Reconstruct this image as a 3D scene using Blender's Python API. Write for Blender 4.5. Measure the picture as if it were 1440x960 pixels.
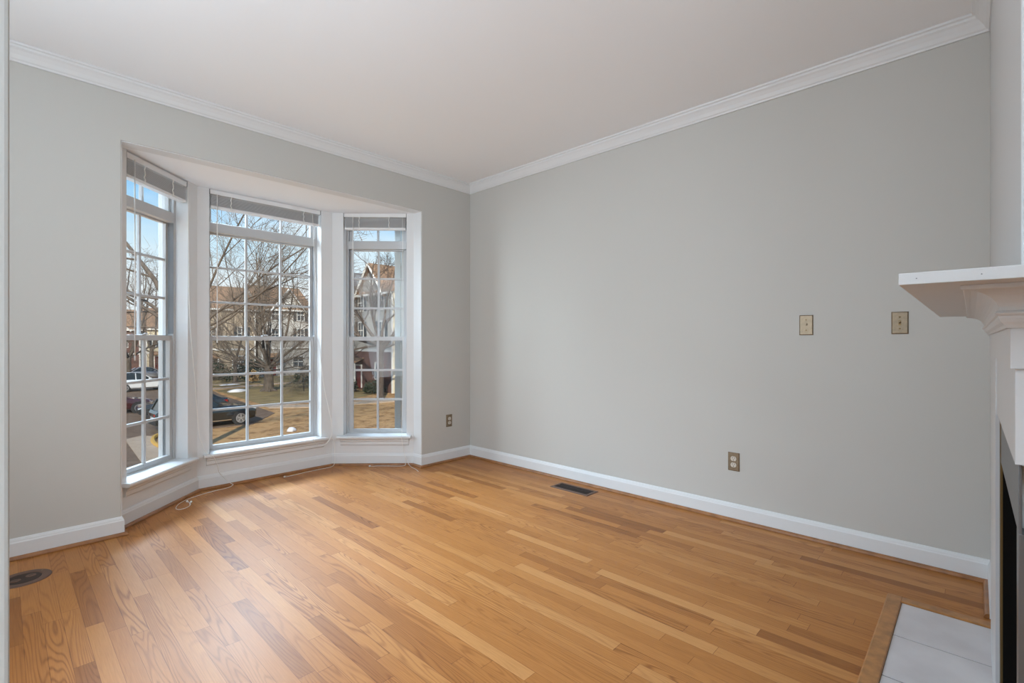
import bpy, bmesh, math, random
from mathutils import Vector, Matrix

for o in list(bpy.data.objects):
    bpy.data.objects.remove(o)
SC = bpy.context.scene
COL = SC.collection
PI = math.pi

# ------------------------------------------------------------------ camera
cam_d = bpy.data.cameras.new('camera')
cam_d.sensor_width = 36.0
cam_d.lens = 684.0 / 1440.0 * 36.0
cam_d.clip_start = 0.02
cam_d.clip_end = 500
cam = bpy.data.objects.new('camera', cam_d)
COL.objects.link(cam)
cam.location = (0, 0, 1.13)
cam.rotation_euler = (PI / 2, 0, -math.radians(46.39))
SC.camera = cam

# ------------------------------------------------------------------ exposure
SC.view_settings.view_transform = 'Standard'
SC.view_settings.look = 'None'
SC.view_settings.exposure = 0.08
SC.view_settings.gamma = 1.0
SC.view_settings.use_curve_mapping = False
SC.cycles.use_denoising = True
SC.cycles.max_bounces = 8
SC.cycles.diffuse_bounces = 5
SC.cycles.transparent_max_bounces = 16
SC.cycles.caustics_reflective = False
SC.cycles.caustics_refractive = False
SC.cycles.sample_clamp_indirect = 6.0

# ------------------------------------------------------------------ sky
W = bpy.data.worlds.new('sky')
SC.world = W
W.use_nodes = True
nt = W.node_tree
nt.nodes.clear()
out = nt.nodes.new('ShaderNodeOutputWorld')
bg = nt.nodes.new('ShaderNodeBackground')
tc = nt.nodes.new('ShaderNodeTexCoord')
sx = nt.nodes.new('ShaderNodeSeparateXYZ')
rp = nt.nodes.new('ShaderNodeValToRGB')
nz = nt.nodes.new('ShaderNodeTexNoise')
mp = nt.nodes.new('ShaderNodeMapping')
cr = nt.nodes.new('ShaderNodeValToRGB')
mx = nt.nodes.new('ShaderNodeMixRGB')
nt.links.new(tc.outputs['Generated'], sx.inputs[0])
nt.links.new(sx.outputs['Z'], rp.inputs[0])
e = rp.color_ramp.elements
e[0].position = 0.0
e[0].color = (0.88, 0.92, 0.95, 1)
e[1].position = 0.10
e[1].color = (0.86, 0.93, 0.985, 1)
for p_, c_ in ((0.17, (0.60, 0.82, 0.98)), (0.25, (0.33, 0.63, 0.96)), (0.42, (0.22, 0.50, 0.92)), (0.9, (0.14, 0.36, 0.80))):
    n = e.new(p_)
    n.color = (*c_, 1)
mp.inputs['Scale'].default_value = (2.2, 2.2, 6.0)
nt.links.new(tc.outputs['Generated'], mp.inputs[0])
nt.links.new(mp.outputs[0], nz.inputs['Vector'])
nz.inputs['Scale'].default_value = 1.6
nz.inputs['Detail'].default_value = 5
nt.links.new(nz.outputs[0], cr.inputs[0])
cr.color_ramp.elements[0].position = 0.48
cr.color_ramp.elements[0].color = (0, 0, 0, 1)
cr.color_ramp.elements[1].position = 0.75
cr.color_ramp.elements[1].color = (0.8, 0.8, 0.8, 1)
nt.links.new(cr.outputs[0], mx.inputs[0])
nt.links.new(rp.outputs[0], mx.inputs[1])
mx.inputs[2].default_value = (0.93, 0.96, 0.98, 1)
nt.links.new(mx.outputs[0], bg.inputs[0])
bg.inputs[1].default_value = 1.0
nt.links.new(bg.outputs[0], out.inputs[0])

# ------------------------------------------------------------------ lights
def sun(name, d, strength, col, ang):
    l = bpy.data.lights.new(name, 'SUN')
    l.energy = strength
    l.color = col
    l.angle = math.radians(ang)
    o = bpy.data.objects.new(name, l)
    COL.objects.link(o)
    o.location = (-10, -14, 25)
    o.rotation_euler = Vector(d).to_track_quat('-Z', 'Y').to_euler()
    return o

def area(name, loc, aim, sx_, sy_, watts, col):
    l = bpy.data.lights.new(name, 'AREA')
    l.shape = 'RECTANGLE'
    l.size = sx_
    l.size_y = sy_
    l.energy = watts
    l.color = col
    o = bpy.data.objects.new(name, l)
    COL.objects.link(o)
    o.location = loc
    o.rotation_euler = (Vector(aim) - Vector(loc)).to_track_quat('-Z', 'Y').to_euler()
    return o

sun('sun', (0.50, 0.70, -0.52), 5.6, (1.0, 0.93, 0.82), 0.6)
# added unseen fill lamp behind the camera, brightening the left wall stub
LC = (0.80, 0.95, 1.09)
area('pier_fill_light', (-1.0, -0.6, 1.4), (-1.3, 0.4, 1.4), 0.8, 1.6, 20, LC)
# added lamp in the hidden left wall, filling the room from that side
area('side_fill_light', (-1.05, 1.66, 1.4), (3.1, 0.75, 2.5), 1.4, 1.8, 55, LC)
# added lamps outside the bay, out of view, boosting the sky's light indoors
area('high_sky_fill', (0.6, 9.5, 5.6), (1.3, 2.6, 0.2), 6.0, 2.6, 2800, (0.74, 0.935, 1.15))
area('left_sky_fill', (-3.6, 7.6, 2.3), (1.7, 4.2, 1.2), 3.0, 3.0, 460, (0.82, 0.955, 1.08))
# added upward fill lamp behind the camera, bounced off the ceiling
area('ceiling_bounce_fill', (-0.9, -1.6, 1.5), (-0.9, -1.6, 3.0), 1.2, 1.2, 112, LC)

# ------------------------------------------------------------------ materials
MATS = {}
def mat(name, col, rough=0.5, metal=0.0, noise=0.0, nscale=8.0, bump=0.0, bscale=200.0, spec=0.5, coat=0.0,
        col2=None, stretch=(1, 1, 1)):
    if name in MATS:
        return MATS[name]
    m = bpy.data.materials.new(name)
    m.use_nodes = True
    t = m.node_tree
    b = t.nodes['Principled BSDF']
    b.inputs['Base Color'].default_value = (*col, 1)
    b.inputs['Roughness'].default_value = rough
    b.inputs['Metallic'].default_value = metal
    b.inputs['Specular IOR Level'].default_value = spec
    b.inputs['Coat Weight'].default_value = coat
    c = t.nodes.new('ShaderNodeTexCoord')
    if noise > 0 or col2:
        mp_ = t.nodes.new('ShaderNodeMapping')
        mp_.inputs['Scale'].default_value = stretch
        n_ = t.nodes.new('ShaderNodeTexNoise')
        n_.inputs['Scale'].default_value = nscale
        n_.inputs['Detail'].default_value = 6
        t.links.new(c.outputs['Object'], mp_.inputs[0])
        t.links.new(mp_.outputs[0], n_.inputs['Vector'])
        r_ = t.nodes.new('ShaderNodeValToRGB')
        k = r_.color_ramp.elements
        k[0].position = 0.32
        k[1].position = 0.68
        if col2:
            k[0].color = (*col, 1)
            k[1].color = (*col2, 1)
        else:
            k[0].color = (*[max(0, v * (1 - noise)) for v in col], 1)
            k[1].color = (*[min(1, v * (1 + noise)) for v in col], 1)
        t.links.new(n_.outputs[0], r_.inputs[0])
        t.links.new(r_.outputs[0], b.inputs['Base Color'])
    if bump > 0:
        n2 = t.nodes.new('ShaderNodeTexNoise')
        n2.inputs['Scale'].default_value = bscale
        n2.inputs['Detail'].default_value = 3
        t.links.new(c.outputs['Object'], n2.inputs['Vector'])
        bp = t.nodes.new('ShaderNodeBump')
        bp.inputs['Strength'].default_value = bump
        bp.inputs['Distance'].default_value = 0.002
        t.links.new(n2.outputs[0], bp.inputs['Height'])
        t.links.new(bp.outputs[0], b.inputs['Normal'])
    MATS[name] = m
    return m

def math_node(t, op, a, b=None, c=None):
    n_ = t.nodes.new('ShaderNodeMath')
    n_.operation = op
    for i, v in enumerate((a, b, c)):
        if v is None:
            continue
        if isinstance(v, (int, float)):
            n_.inputs[i].default_value = v
        else:
            t.links.new(v, n_.inputs[i])
    return n_.outputs[0]

def oak_floor():
    m = bpy.data.materials.new('oak_strip_floor')
    m.use_nodes = True
    t = m.node_tree
    b = t.nodes['Principled BSDF']
    c = t.nodes.new('ShaderNodeTexCoord')
    s = t.nodes.new('ShaderNodeSeparateXYZ')
    t.links.new(c.outputs['Object'], s.inputs[0])
    X, Y = s.outputs['X'], s.outputs['Y']
    u = math_node(t, 'DIVIDE', X, 0.0572)
    row = math_node(t, 'FLOOR', u)
    fu = math_node(t, 'FRACT', u)
    w1 = t.nodes.new('ShaderNodeTexWhiteNoise')
    w1.noise_dimensions = '1D'
    t.links.new(row, w1.inputs['W'])
    w2 = t.nodes.new('ShaderNodeTexWhiteNoise')
    w2.noise_dimensions = '1D'
    t.links.new(math_node(t, 'ADD', row, 71.3), w2.inputs['W'])
    off = math_node(t, 'MULTIPLY', w1.outputs['Value'], 9.7)
    L = math_node(t, 'MULTIPLY_ADD', w2.outputs['Value'], 0.75, 0.45)
    v = math_node(t, 'DIVIDE', math_node(t, 'ADD', Y, off), L)
    seg = math_node(t, 'FLOOR', v)
    fv = math_node(t, 'FRACT', v)
    cb = t.nodes.new('ShaderNodeCombineXYZ')
    t.links.new(row, cb.inputs[0])
    t.links.new(seg, cb.inputs[1])
    wp = t.nodes.new('ShaderNodeTexWhiteNoise')
    wp.noise_dimensions = '2D'
    t.links.new(cb.outputs[0], wp.inputs['Vector'])
    ramp = t.nodes.new('ShaderNodeValToRGB')
    k = ramp.color_ramp.elements
    k[0].position = 0.0
    k[0].color = (0.29, 0.106, 0.024, 1)
    k[1].position = 1.0
    k[1].color = (0.54, 0.255, 0.084, 1)
    for p_, c_ in ((0.06, (0.35, 0.132, 0.030)), (0.15, (0.41, 0.163, 0.039)), (0.60, (0.445, 0.182, 0.046)), (0.88, (0.49, 0.214, 0.060))):
        q = k.new(p_)
        q.color = (*c_, 1)
    t.links.new(wp.outputs['Value'], ramp.inputs[0])
    # grain vector, shifted per board
    sc = t.nodes.new('ShaderNodeVectorMath')
    sc.operation = 'MULTIPLY'
    t.links.new(c.outputs['Object'], sc.inputs[0])
    sc.inputs[1].default_value = (11.0, 0.75, 1.0)
    sh = t.nodes.new('ShaderNodeVectorMath')
    sh.operation = 'MULTIPLY_ADD'
    t.links.new(wp.outputs['Color'], sh.inputs[0])
    sh.inputs[1].default_value = (60, 60, 60)
    t.links.new(sc.outputs[0], sh.inputs[2])
    g1 = t.nodes.new('ShaderNodeTexNoise')
    g1.inputs['Scale'].default_value = 1.0
    g1.inputs['Detail'].default_value = 1.5
    g1.inputs['Roughness'].default_value = 0.4
    t.links.new(sh.outputs[0], g1.inputs['Vector'])
    rings = math_node(t, 'SINE', math_node(t, 'MULTIPLY', g1.outputs[0], 165.0))
    rings = math_node(t, 'POWER', math_node(t, 'MULTIPLY_ADD', rings, 0.5, 0.5), 3.2)
    # strength of the figure varies between boards
    fig = math_node(t, 'MULTIPLY_ADD', wp.outputs['Value'], 0.0, 1.0)
    sepc = t.nodes.new('ShaderNodeSeparateColor')
    t.links.new(wp.outputs['Color'], sepc.inputs[0])
    fig = math_node(t, 'MULTIPLY', math_node(t, 'POWER', sepc.outputs[1], 1.2), 0.46)
    rings = math_node(t, 'MULTIPLY', rings, fig)
    # fine pores
    sc2 = t.nodes.new('ShaderNodeVectorMath')
    sc2.operation = 'MULTIPLY'
    t.links.new(c.outputs['Object'], sc2.inputs[0])
    sc2.inputs[1].default_value = (260.0, 9.0, 1.0)
    g2 = t.nodes.new('ShaderNodeTexNoise')
    g2.inputs['Scale'].default_value = 1.0
    g2.inputs['Detail'].default_value = 3
    t.links.new(sc2.outputs[0], g2.inputs['Vector'])
    pores = math_node(t, 'MULTIPLY', math_node(t, 'SUBTRACT', g2.outputs[0], 0.5), 0.5)
    dark = math_node(t, 'ADD', rings, pores)
    # seams
    du = math_node(t, 'MINIMUM', fu, math_node(t, 'SUBTRACT', 1.0, fu))
    e1 = math_node(t, 'LESS_THAN', du, 0.012)
    dv = math_node(t, 'MULTIPLY', math_node(t, 'MINIMUM', fv, math_node(t, 'SUBTRACT', 1.0, fv)), L)
    e2 = math_node(t, 'LESS_THAN', dv, 0.0010)
    seam = math_node(t, 'MULTIPLY', math_node(t, 'MAXIMUM', e1, e2), 0.5)
    fac = math_node(t, 'SUBTRACT', 1.0, math_node(t, 'ADD', dark, seam))
    mul = t.nodes.new('ShaderNodeVectorMath')
    mul.operation = 'MULTIPLY'
    t.links.new(ramp.outputs[0], mul.inputs[0])
    cf = t.nodes.new('ShaderNodeCombineXYZ')
    t.links.new(math_node(t, 'POWER', fac, 0.75), cf.inputs[0])
    t.links.new(fac, cf.inputs[1])
    t.links.new(math_node(t, 'POWER', fac, 1.25), cf.inputs[2])
    t.links.new(cf.outputs[0], mul.inputs[1])
    t.links.new(mul.outputs[0], b.inputs['Base Color'])
    # satin varnish
    g3 = t.nodes.new('ShaderNodeTexNoise')
    g3.inputs['Scale'].default_value = 3.0
    t.links.new(c.outputs['Object'], g3.inputs['Vector'])
    t.links.new(math_node(t, 'MULTIPLY_ADD', g3.outputs[0], 0.12, 0.38), b.inputs['Roughness'])
    b.inputs['Specular IOR Level'].default_value = 0.22
    b.inputs['Coat Weight'].default_value = 0.18
    b.inputs['Coat Roughness'].default_value = 0.36
    b.inputs['Coat IOR'].default_value = 1.5
    bp = t.nodes.new('ShaderNodeBump')
    bp.inputs['Strength'].default_value = 0.25
    bp.inputs['Distance'].default_value = 0.001
    t.links.new(fac, bp.inputs['Height'])
    t.links.new(bp.outputs[0], b.inputs['Normal'])
    return m

def oak_trim_mat():
    return mat('oak_trim', (0.30, 0.125, 0.04), 0.4, noise=0.22, nscale=14, stretch=(1.2, 1.2, 1.2), coat=0.3)

def siding(name, col, pitch=0.13, depth=0.45):
    m = bpy.data.materials.new(name)
    m.use_nodes = True
    t = m.node_tree
    b = t.nodes['Principled BSDF']
    b.inputs['Roughness'].default_value = 0.65
    c = t.nodes.new('ShaderNodeTexCoord')
    s = t.nodes.new('ShaderNodeSeparateXYZ')
    t.links.new(c.outputs['Object'], s.inputs[0])
    f = math_node(t, 'FRACT', math_node(t, 'DIVIDE', s.outputs['Z'], pitch))
    r = t.nodes.new('ShaderNodeValToRGB')
    k = r.color_ramp.elements
    k[0].position = 0.0
    k[0].color = (*[v * depth for v in col], 1)
    k[1].position = 0.16
    k[1].color = (*col, 1)
    t.links.new(f, r.inputs[0])
    t.links.new(r.outputs[0], b.inputs['Base Color'])
    return m

def brick_mat(name, c1, c2, mortar, scale, bw=0.5, rh=0.25):
    m = bpy.data.materials.new(name)
    m.use_nodes = True
    t = m.node_tree
    b = t.nodes['Principled BSDF']
    b.inputs['Roughness'].default_value = 0.8
    c = t.nodes.new('ShaderNodeTexCoord')
    s = t.nodes.new('ShaderNodeSeparateXYZ')
    cb = t.nodes.new('ShaderNodeCombineXYZ')
    t.links.new(c.outputs['Object'], s.inputs[0])
    t.links.new(math_node(t, 'ADD', s.outputs['X'], s.outputs['Y']), cb.inputs[0])
    t.links.new(s.outputs['Z'], cb.inputs[1])
    k = t.nodes.new('ShaderNodeTexBrick')
    k.inputs['Scale'].default_value = scale
    k.inputs['Color1'].default_value = (*c1, 1)
    k.inputs['Color2'].default_value = (*c2, 1)
    k.inputs['Mortar'].default_value = (*mortar, 1)
    k.inputs['Mortar Size'].default_value = 0.015
    k.inputs['Brick Width'].default_value = bw
    k.inputs['Row Height'].default_value = rh
    t.links.new(cb.outputs[0], k.inputs['Vector'])
    t.links.new(k.outputs['Color'], b.inputs['Base Color'])
    return m

def ground_mat(name, stops, scale, rough=0.95):
    m = bpy.data.materials.new(name)
    m.use_nodes = True
    t = m.node_tree
    b = t.nodes['Principled BSDF']
    b.inputs['Roughness'].default_value = rough
    b.inputs['Specular IOR Level'].default_value = 0.1
    c = t.nodes.new('ShaderNodeTexCoord')
    n1 = t.nodes.new('ShaderNodeTexNoise')
    n1.inputs['Scale'].default_value = scale
    n1.inputs['Detail'].default_value = 9
    n1.inputs['Roughness'].default_value = 0.72
    t.links.new(c.outputs['Object'], n1.inputs['Vector'])
    r = t.nodes.new('ShaderNodeValToRGB')
    k = r.color_ramp.elements
    k[0].position, k[1].position = stops[0][0], stops[-1][0]
    k[0].color, k[1].color = (*stops[0][1], 1), (*stops[-1][1], 1)
    for p_, c_ in stops[1:-1]:
        q = k.new(p_)
        q.color = (*c_, 1)
    t.links.new(n1.outputs[0], r.inputs[0])
    t.links.new(r.outputs[0], b.inputs['Base Color'])
    return m

def glass_mat(name, tint=(0.97, 0.985, 0.98), f0=0.01):
    m = bpy.data.materials.new(name)
    m.use_nodes = True
    t = m.node_tree
    t.nodes.clear()
    o = t.nodes.new('ShaderNodeOutputMaterial')
    mixs = t.nodes.new('ShaderNodeMixShader')
    # single-sheet reflection: few per cent head-on, rising at grazing angles on both faces
    tr = t.nodes.new('ShaderNodeBsdfTransparent')
    gl = t.nodes.new('ShaderNodeBsdfGlossy')
    lw = t.nodes.new('ShaderNodeLayerWeight')
    lw.inputs['Blend'].default_value = 0.5
    fr_ = math_node(t, 'MULTIPLY_ADD', math_node(t, 'POWER', lw.outputs['Facing'], 5.0), 0.6, f0)
    tr.inputs[0].default_value = (*tint, 1)
    gl.inputs['Roughness'].default_value = 0.0
    t.links.new(fr_, mixs.inputs[0])
    t.links.new(tr.outputs[0], mixs.inputs[1])
    t.links.new(gl.outputs[0], mixs.inputs[2])
    t.links.new(mixs.outputs[0], o.inputs[0])
    return m

M = {}
M['wall'] = mat('wall_paint_greige', (0.555, 0.545, 0.512), 0.75, bump=0.10, bscale=260, spec=0.3)
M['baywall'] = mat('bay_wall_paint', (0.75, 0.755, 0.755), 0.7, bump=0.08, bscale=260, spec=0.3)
M['ceil'] = mat('ceiling_paint', (0.88, 0.90, 0.92), 0.9, bump=0.08, bscale=180, spec=0.2)
M['mantelpaint'] = mat('mantel_paint', (0.60, 0.605, 0.605), 0.42, spec=0.4)
M['trim'] = mat('white_trim_paint', (0.735, 0.748, 0.753), 0.38, spec=0.4)
M['vinyl'] = mat('white_vinyl', (0.52, 0.523, 0.525), 0.32, spec=0.45)
M['track'] = mat('window_track_grey', (0.20, 0.205, 0.215), 0.45)
M['blind'] = mat('blind_white', (0.80, 0.80, 0.795), 0.42)
M['slat'] = mat('blind_slat', (0.68, 0.68, 0.68), 0.45)
M['cord'] = mat('cord_white', (0.82, 0.80, 0.76), 0.6)
M['oak'] = oak_floor()
M['oaktrim'] = oak_trim_mat()
M['hearthoak'] = mat('oak_border', (0.40, 0.175, 0.050), 0.38, noise=0.22, nscale=9, stretch=(3, 3, 3), coat=0.3)
M['brass'] = mat('antique_brass', (0.25, 0.19, 0.125), 0.42, metal=0.6, noise=0.12, nscale=60)
M['brassdark'] = mat('brass_dark', (0.20, 0.13, 0.05), 0.38, metal=0.7)
M['ivory'] = mat('ivory_plastic', (0.62, 0.57, 0.49), 0.4)
M['black'] = mat('black_slot', (0.012, 0.012, 0.012), 0.6)
M['bronze'] = mat('bronze_register', (0.15, 0.085, 0.06), 0.55, metal=0.25)
M['bronzedark'] = mat('bronze_dark', (0.035, 0.020, 0.014), 0.6, metal=0.1)
M['stone'] = mat('pale_marble_tile', (0.56, 0.52, 0.52), 0.34, col2=(0.68, 0.645, 0.645), nscale=5)
M['grout'] = mat('grey_grout', (0.05, 0.047, 0.047), 1.0, spec=0.0)
M['slate'] = mat('black_slate', (0.012, 0.012, 0.013), 0.7, spec=0.05, noise=0.3, nscale=20)
M['gunmetal'] = mat('grey_firebox_metal', (0.16, 0.165, 0.17), 0.38, metal=0.6)
M['fireblack'] = mat('firebox_black', (0.008, 0.008, 0.008), 1.0, spec=0.0)  # plain matte black on the firebox front and end sheets
M['glass'] = glass_mat('window_glass')
M['screen'] = bpy.data.materials.new('insect_screen')
M['screen'].use_nodes = True
_t = M['screen'].node_tree
_t.nodes.clear()
_o, _m = _t.nodes.new('ShaderNodeOutputMaterial'), _t.nodes.new('ShaderNodeMixShader')
_a, _b = _t.nodes.new('ShaderNodeBsdfTransparent'), _t.nodes.new('ShaderNodeBsdfDiffuse')
_b.inputs[0].default_value = (0.05, 0.05, 0.05, 1)
_m.inputs[0].default_value = 0.30
_t.links.new(_a.outputs[0], _m.inputs[1])
_t.links.new(_b.outputs[0], _m.inputs[2])
_t.links.new(_m.outputs[0], _o.inputs[0])
M['carglass'] = mat('car_glass', (0.02, 0.028, 0.03), 0.06, spec=0.8)
M['tyre'] = mat('tyre_rubber', (0.02, 0.02, 0.02), 0.8)
M['alloy'] = mat('alloy_rim', (0.62, 0.62, 0.63), 0.3, metal=0.8)
M['chrome'] = mat('chrome', (0.75, 0.75, 0.76), 0.15, metal=1.0)
M['headlight'] = mat('headlight_lens', (0.70, 0.72, 0.74), 0.1)
M['taillight'] = mat('red_lens', (0.55, 0.02, 0.015), 0.15)
M['plate'] = mat('licence_plate', (0.75, 0.75, 0.74), 0.4)
M['bark'] = mat('bark', (0.105, 0.082, 0.064), 0.9, noise=0.35, nscale=9, stretch=(1, 1, 0.3))
M['twig'] = mat('twig', (0.16, 0.125, 0.095), 0.9)
M['barkdark'] = mat('bark_dark', (0.095, 0.07, 0.055), 0.9, noise=0.3, nscale=9)
M['lawn'] = ground_mat('dormant_lawn', [(0.33, (0.15, 0.080, 0.04)), (0.45, (0.40, 0.225, 0.10)), (0.55, (0.56, 0.335, 0.155)), (0.70, (0.42, 0.28, 0.125))], 1.6)
M['greenlawn'] = ground_mat('olive_lawn', [(0.30, (0.14, 0.10, 0.05)), (0.48, (0.26, 0.195, 0.095)), (0.68, (0.36, 0.265, 0.125))], 1.1)
M['asphalt'] = ground_mat('asphalt', [(0.35, (0.15, 0.100, 0.070)), (0.65, (0.235, 0.165, 0.118))], 2.5)
M['concrete'] = ground_mat('concrete', [(0.35, (0.42, 0.32, 0.23)), (0.65, (0.55, 0.43, 0.32))], 3.0)
M['curbyellow'] = mat('yellow_curb_paint', (0.62, 0.36, 0.06), 0.8, noise=0.15)
M['snow'] = mat('old_snow', (0.80, 0.80, 0.82), 0.7, bump=0.3, bscale=20)
M['leafdark'] = mat('evergreen_leaf', (0.030, 0.042, 0.018), 0.6, noise=0.3, nscale=3)
M['leafbrown'] = mat('brown_leaf', (0.26, 0.13, 0.04), 0.7, noise=0.3, nscale=3)
M['leaforange'] = mat('orange_leaf', (0.62, 0.17, 0.04), 0.7, noise=0.25, nscale=3)
M['leaftan'] = mat('tan_leaf', (0.48, 0.30, 0.12), 0.7, noise=0.3, nscale=3)
M['shingle'] = brick_mat('brown_shingle', (0.33, 0.20, 0.115), (0.24, 0.145, 0.085), (0.15, 0.09, 0.055), 2.2)
M['shinglegrey'] = brick_mat('grey_shingle', (0.16, 0.15, 0.145), (0.115, 0.11, 0.11), (0.06, 0.06, 0.06), 2.2)
M['brick'] = brick_mat('red_brick', (0.15, 0.062, 0.045), (0.115, 0.05, 0.04), (0.22, 0.17, 0.15), 4.0)
M['side_cream'] = siding('cream_siding', (0.66, 0.58, 0.42))
M['side_grey'] = siding('grey_siding', (0.40, 0.385, 0.36))
M['side_tan'] = siding('tan_siding', (0.42, 0.34, 0.25))
M['side_white'] = siding('white_siding', (0.46, 0.44, 0.41))
M['side_blue'] = siding('bluegrey_siding', (0.30, 0.31, 0.32))
M['casing'] = mat('exterior_casing_grey', (0.60, 0.60, 0.595), 0.5)
M['exttrim'] = mat('exterior_white_trim', (0.74, 0.73, 0.70), 0.5)
M['winglass'] = mat('house_window_glass', (0.06, 0.075, 0.09), 0.08, spec=0.8)
M['shutter'] = mat('dark_shutter', (0.035, 0.04, 0.045), 0.6)
M['doorred'] = mat('door_paint', (0.16, 0.03, 0.025), 0.5)
M['post'] = mat('post_dark', (0.03, 0.03, 0.03), 0.5)

# ------------------------------------------------------------------ mesh helpers
class MB:
    def __init__(s):
        s.v = []
        s.f = []

    def add(s, vs, fs):
        b = len(s.v)
        s.v += [Vector(q) for q in vs]
        s.f += [[b + i for i in q] for q in fs]
        return s

    def box(s, a, b):
        x0, y0, z0 = (min(a[i], b[i]) for i in range(3))
        x1, y1, z1 = (max(a[i], b[i]) for i in range(3))
        vs = [(x0, y0, z0), (x1, y0, z0), (x1, y1, z0), (x0, y1, z0), (x0, y0, z1), (x1, y0, z1), (x1, y1, z1), (x0, y1, z1)]
        return s.add(vs, [(0, 3, 2, 1), (4, 5, 6, 7), (0, 1, 5, 4), (1, 2, 6, 5), (2, 3, 7, 6), (3, 0, 4, 7)])

    def prism(s, poly, axis, a, b):
        # poly: 2-D points, extruded along axis from a to b
        def pt(p, h):
            if axis == 'z':
                return (p[0], p[1], h)
            if axis == 'y':
                return (p[0], h, p[1])
            return (h, p[0], p[1])
        n_ = len(poly)
        vs = [pt(p, a) for p in poly] + [pt(p, b) for p in poly]
        fs = [tuple(range(n_)), tuple(range(2 * n_ - 1, n_ - 1, -1))]
        fs += [(i, i + n_, (i + 1) % n_ + n_, (i + 1) % n_) for i in range(n_)]
        return s.add(vs, fs)

    def tube(s, pts, r, n_=8, caps=True):
        pts = [Vector(p) for p in pts]
        rr = r if isinstance(r, (list, tuple)) else [r] * len(pts)
        rings = []
        up = Vector((0.13, 0.07, 1))
        prev = None
        for i, p in enumerate(pts):
            t = (pts[min(i + 1, len(pts) - 1)] - pts[max(i - 1, 0)])
            if t.length < 1e-9:
                t = Vector((0, 0, 1))
            t.normalize()
            if prev is None:
                a = t.cross(up)
                if a.length < 1e-3:
                    a = t.cross(Vector((1, 0, 0)))
            else:
                a = prev - t * prev.dot(t)
                if a.length < 1e-6:
                    a = t.cross(up)
            a.normalize()
            prev = a
            b = t.cross(a)
            rings.append([p + (a * math.cos(2 * PI * k / n_) + b * math.sin(2 * PI * k / n_)) * rr[i] for k in range(n_)])
        vs = [q for g in rings for q in g]
        fs = []
        for i in range(len(rings) - 1):
            for k in range(n_):
                fs.append((i * n_ + k, i * n_ + (k + 1) % n_, (i + 1) * n_ + (k + 1) % n_, (i + 1) * n_ + k))
        if caps:
            fs.append(tuple(range(n_ - 1, -1, -1)))
            fs.append(tuple((len(rings) - 1) * n_ + k for k in range(n_)))
        return s.add(vs, fs)

    def lathe(s, prof, c=(0, 0, 0), axis='z', n_=28):
        # prof: (radius, height)
        vs, fs = [], []
        for (r, h) in prof:
            for k in range(n_):
                a = 2 * PI * k / n_
                p = (r * math.cos(a), r * math.sin(a), h)
                if axis == 'y':
                    p = (p[0], p[2], p[1])
                elif axis == 'x':
                    p = (p[2], p[0], p[1])
                vs.append((p[0] + c[0], p[1] + c[1], p[2] + c[2]))
        for i in range(len(prof) - 1):
            for k in range(n_):
                fs.append((i * n_ + k, i * n_ + (k + 1) % n_, (i + 1) * n_ + (k + 1) % n_, (i + 1) * n_ + k))
        fs.append(tuple(range(n_ - 1, -1, -1)))
        fs.append(tuple((len(prof) - 1) * n_ + k for k in range(n_)))
        return s.add(vs, fs)

    def xf(s, m4):
        s.v = [m4 @ q for q in s.v]
        return s

    def build(s, name, material, parent=None, bevel=0.0, smooth=False, origin=None, world=False):
        me = bpy.data.meshes.new(name)
        o0 = Vector(origin) if origin is not None else Vector((0, 0, 0))
        me.from_pydata([tuple(q - o0) for q in s.v], [], s.f)
        bm = bmesh.new()
        bm.from_mesh(me)
        bmesh.ops.recalc_face_normals(bm, faces=bm.faces)
        bm.to_mesh(me)
        bm.free()
        me.materials.append(material)
        if smooth:
            for p in me.polygons:
                p.use_smooth = True
        o = bpy.data.objects.new(name, me)
        COL.objects.link(o)
        if origin is not None:
            o.location = o0
        if bevel > 0:
            b = o.modifiers.new('bevel', 'BEVEL')
            b.width = bevel
            b.segments = 2
            b.limit_method = 'ANGLE'
            b.angle_limit = math.radians(40)
        if parent is not None:
            o.parent = parent
        return o

def tag(o, label=None, cat=None, group=None, kind=None):
    if label:
        o['label'] = label
    if cat:
        o['category'] = cat
    if group:
        o['group'] = group
    if kind:
        o['kind'] = kind
    return o

def empty(name, loc=(0, 0, 0), rz=0.0):
    o = bpy.data.objects.new(name, None)
    o.empty_display_size = 0.1
    COL.objects.link(o)
    o.location = loc
    o.rotation_euler = (0, 0, rz)
    return o

def struct(o):
    o['kind'] = 'structure'
    return o

def smooth_path(pts, sub=6):
    pts = [Vector(p) for p in pts]
    res = []
    for i in range(len(pts) - 1):
        p0 = pts[max(i - 1, 0)]
        p1, p2 = pts[i], pts[i + 1]
        p3 = pts[min(i + 2, len(pts) - 1)]
        for k in range(sub):
            t = k / sub
            res.append(0.5 * ((2 * p1) + (-p0 + p2) * t + (2 * p0 - 5 * p1 + 4 * p2 - p3) * t * t + (-p0 + 3 * p1 - 3 * p2 + p3) * t ** 3))
    res.append(pts[-1])
    return res

def sweep_rings(path, prof):
    # path: XY points; prof: (distance into the room = right-hand side, z). mitred
    path = [Vector((p[0], p[1], 0)) for p in path]
    rings = []
    for i, p in enumerate(path):
        ds = []
        if i > 0:
            ds.append((path[i] - path[i - 1]).normalized())
        if i < len(path) - 1:
            ds.append((path[i + 1] - path[i]).normalized())
        ns = [Vector((d.y, -d.x, 0)) for d in ds]
        n_ = ns[0] if len(ns) == 1 else (ns[0] + ns[1]).normalized()
        k = 1.0 / max(0.25, n_.dot(ns[0]))
        rings.append([p + n_ * (k * q[0]) + Vector((0, 0, q[1])) for q in prof])
    return rings

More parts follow.
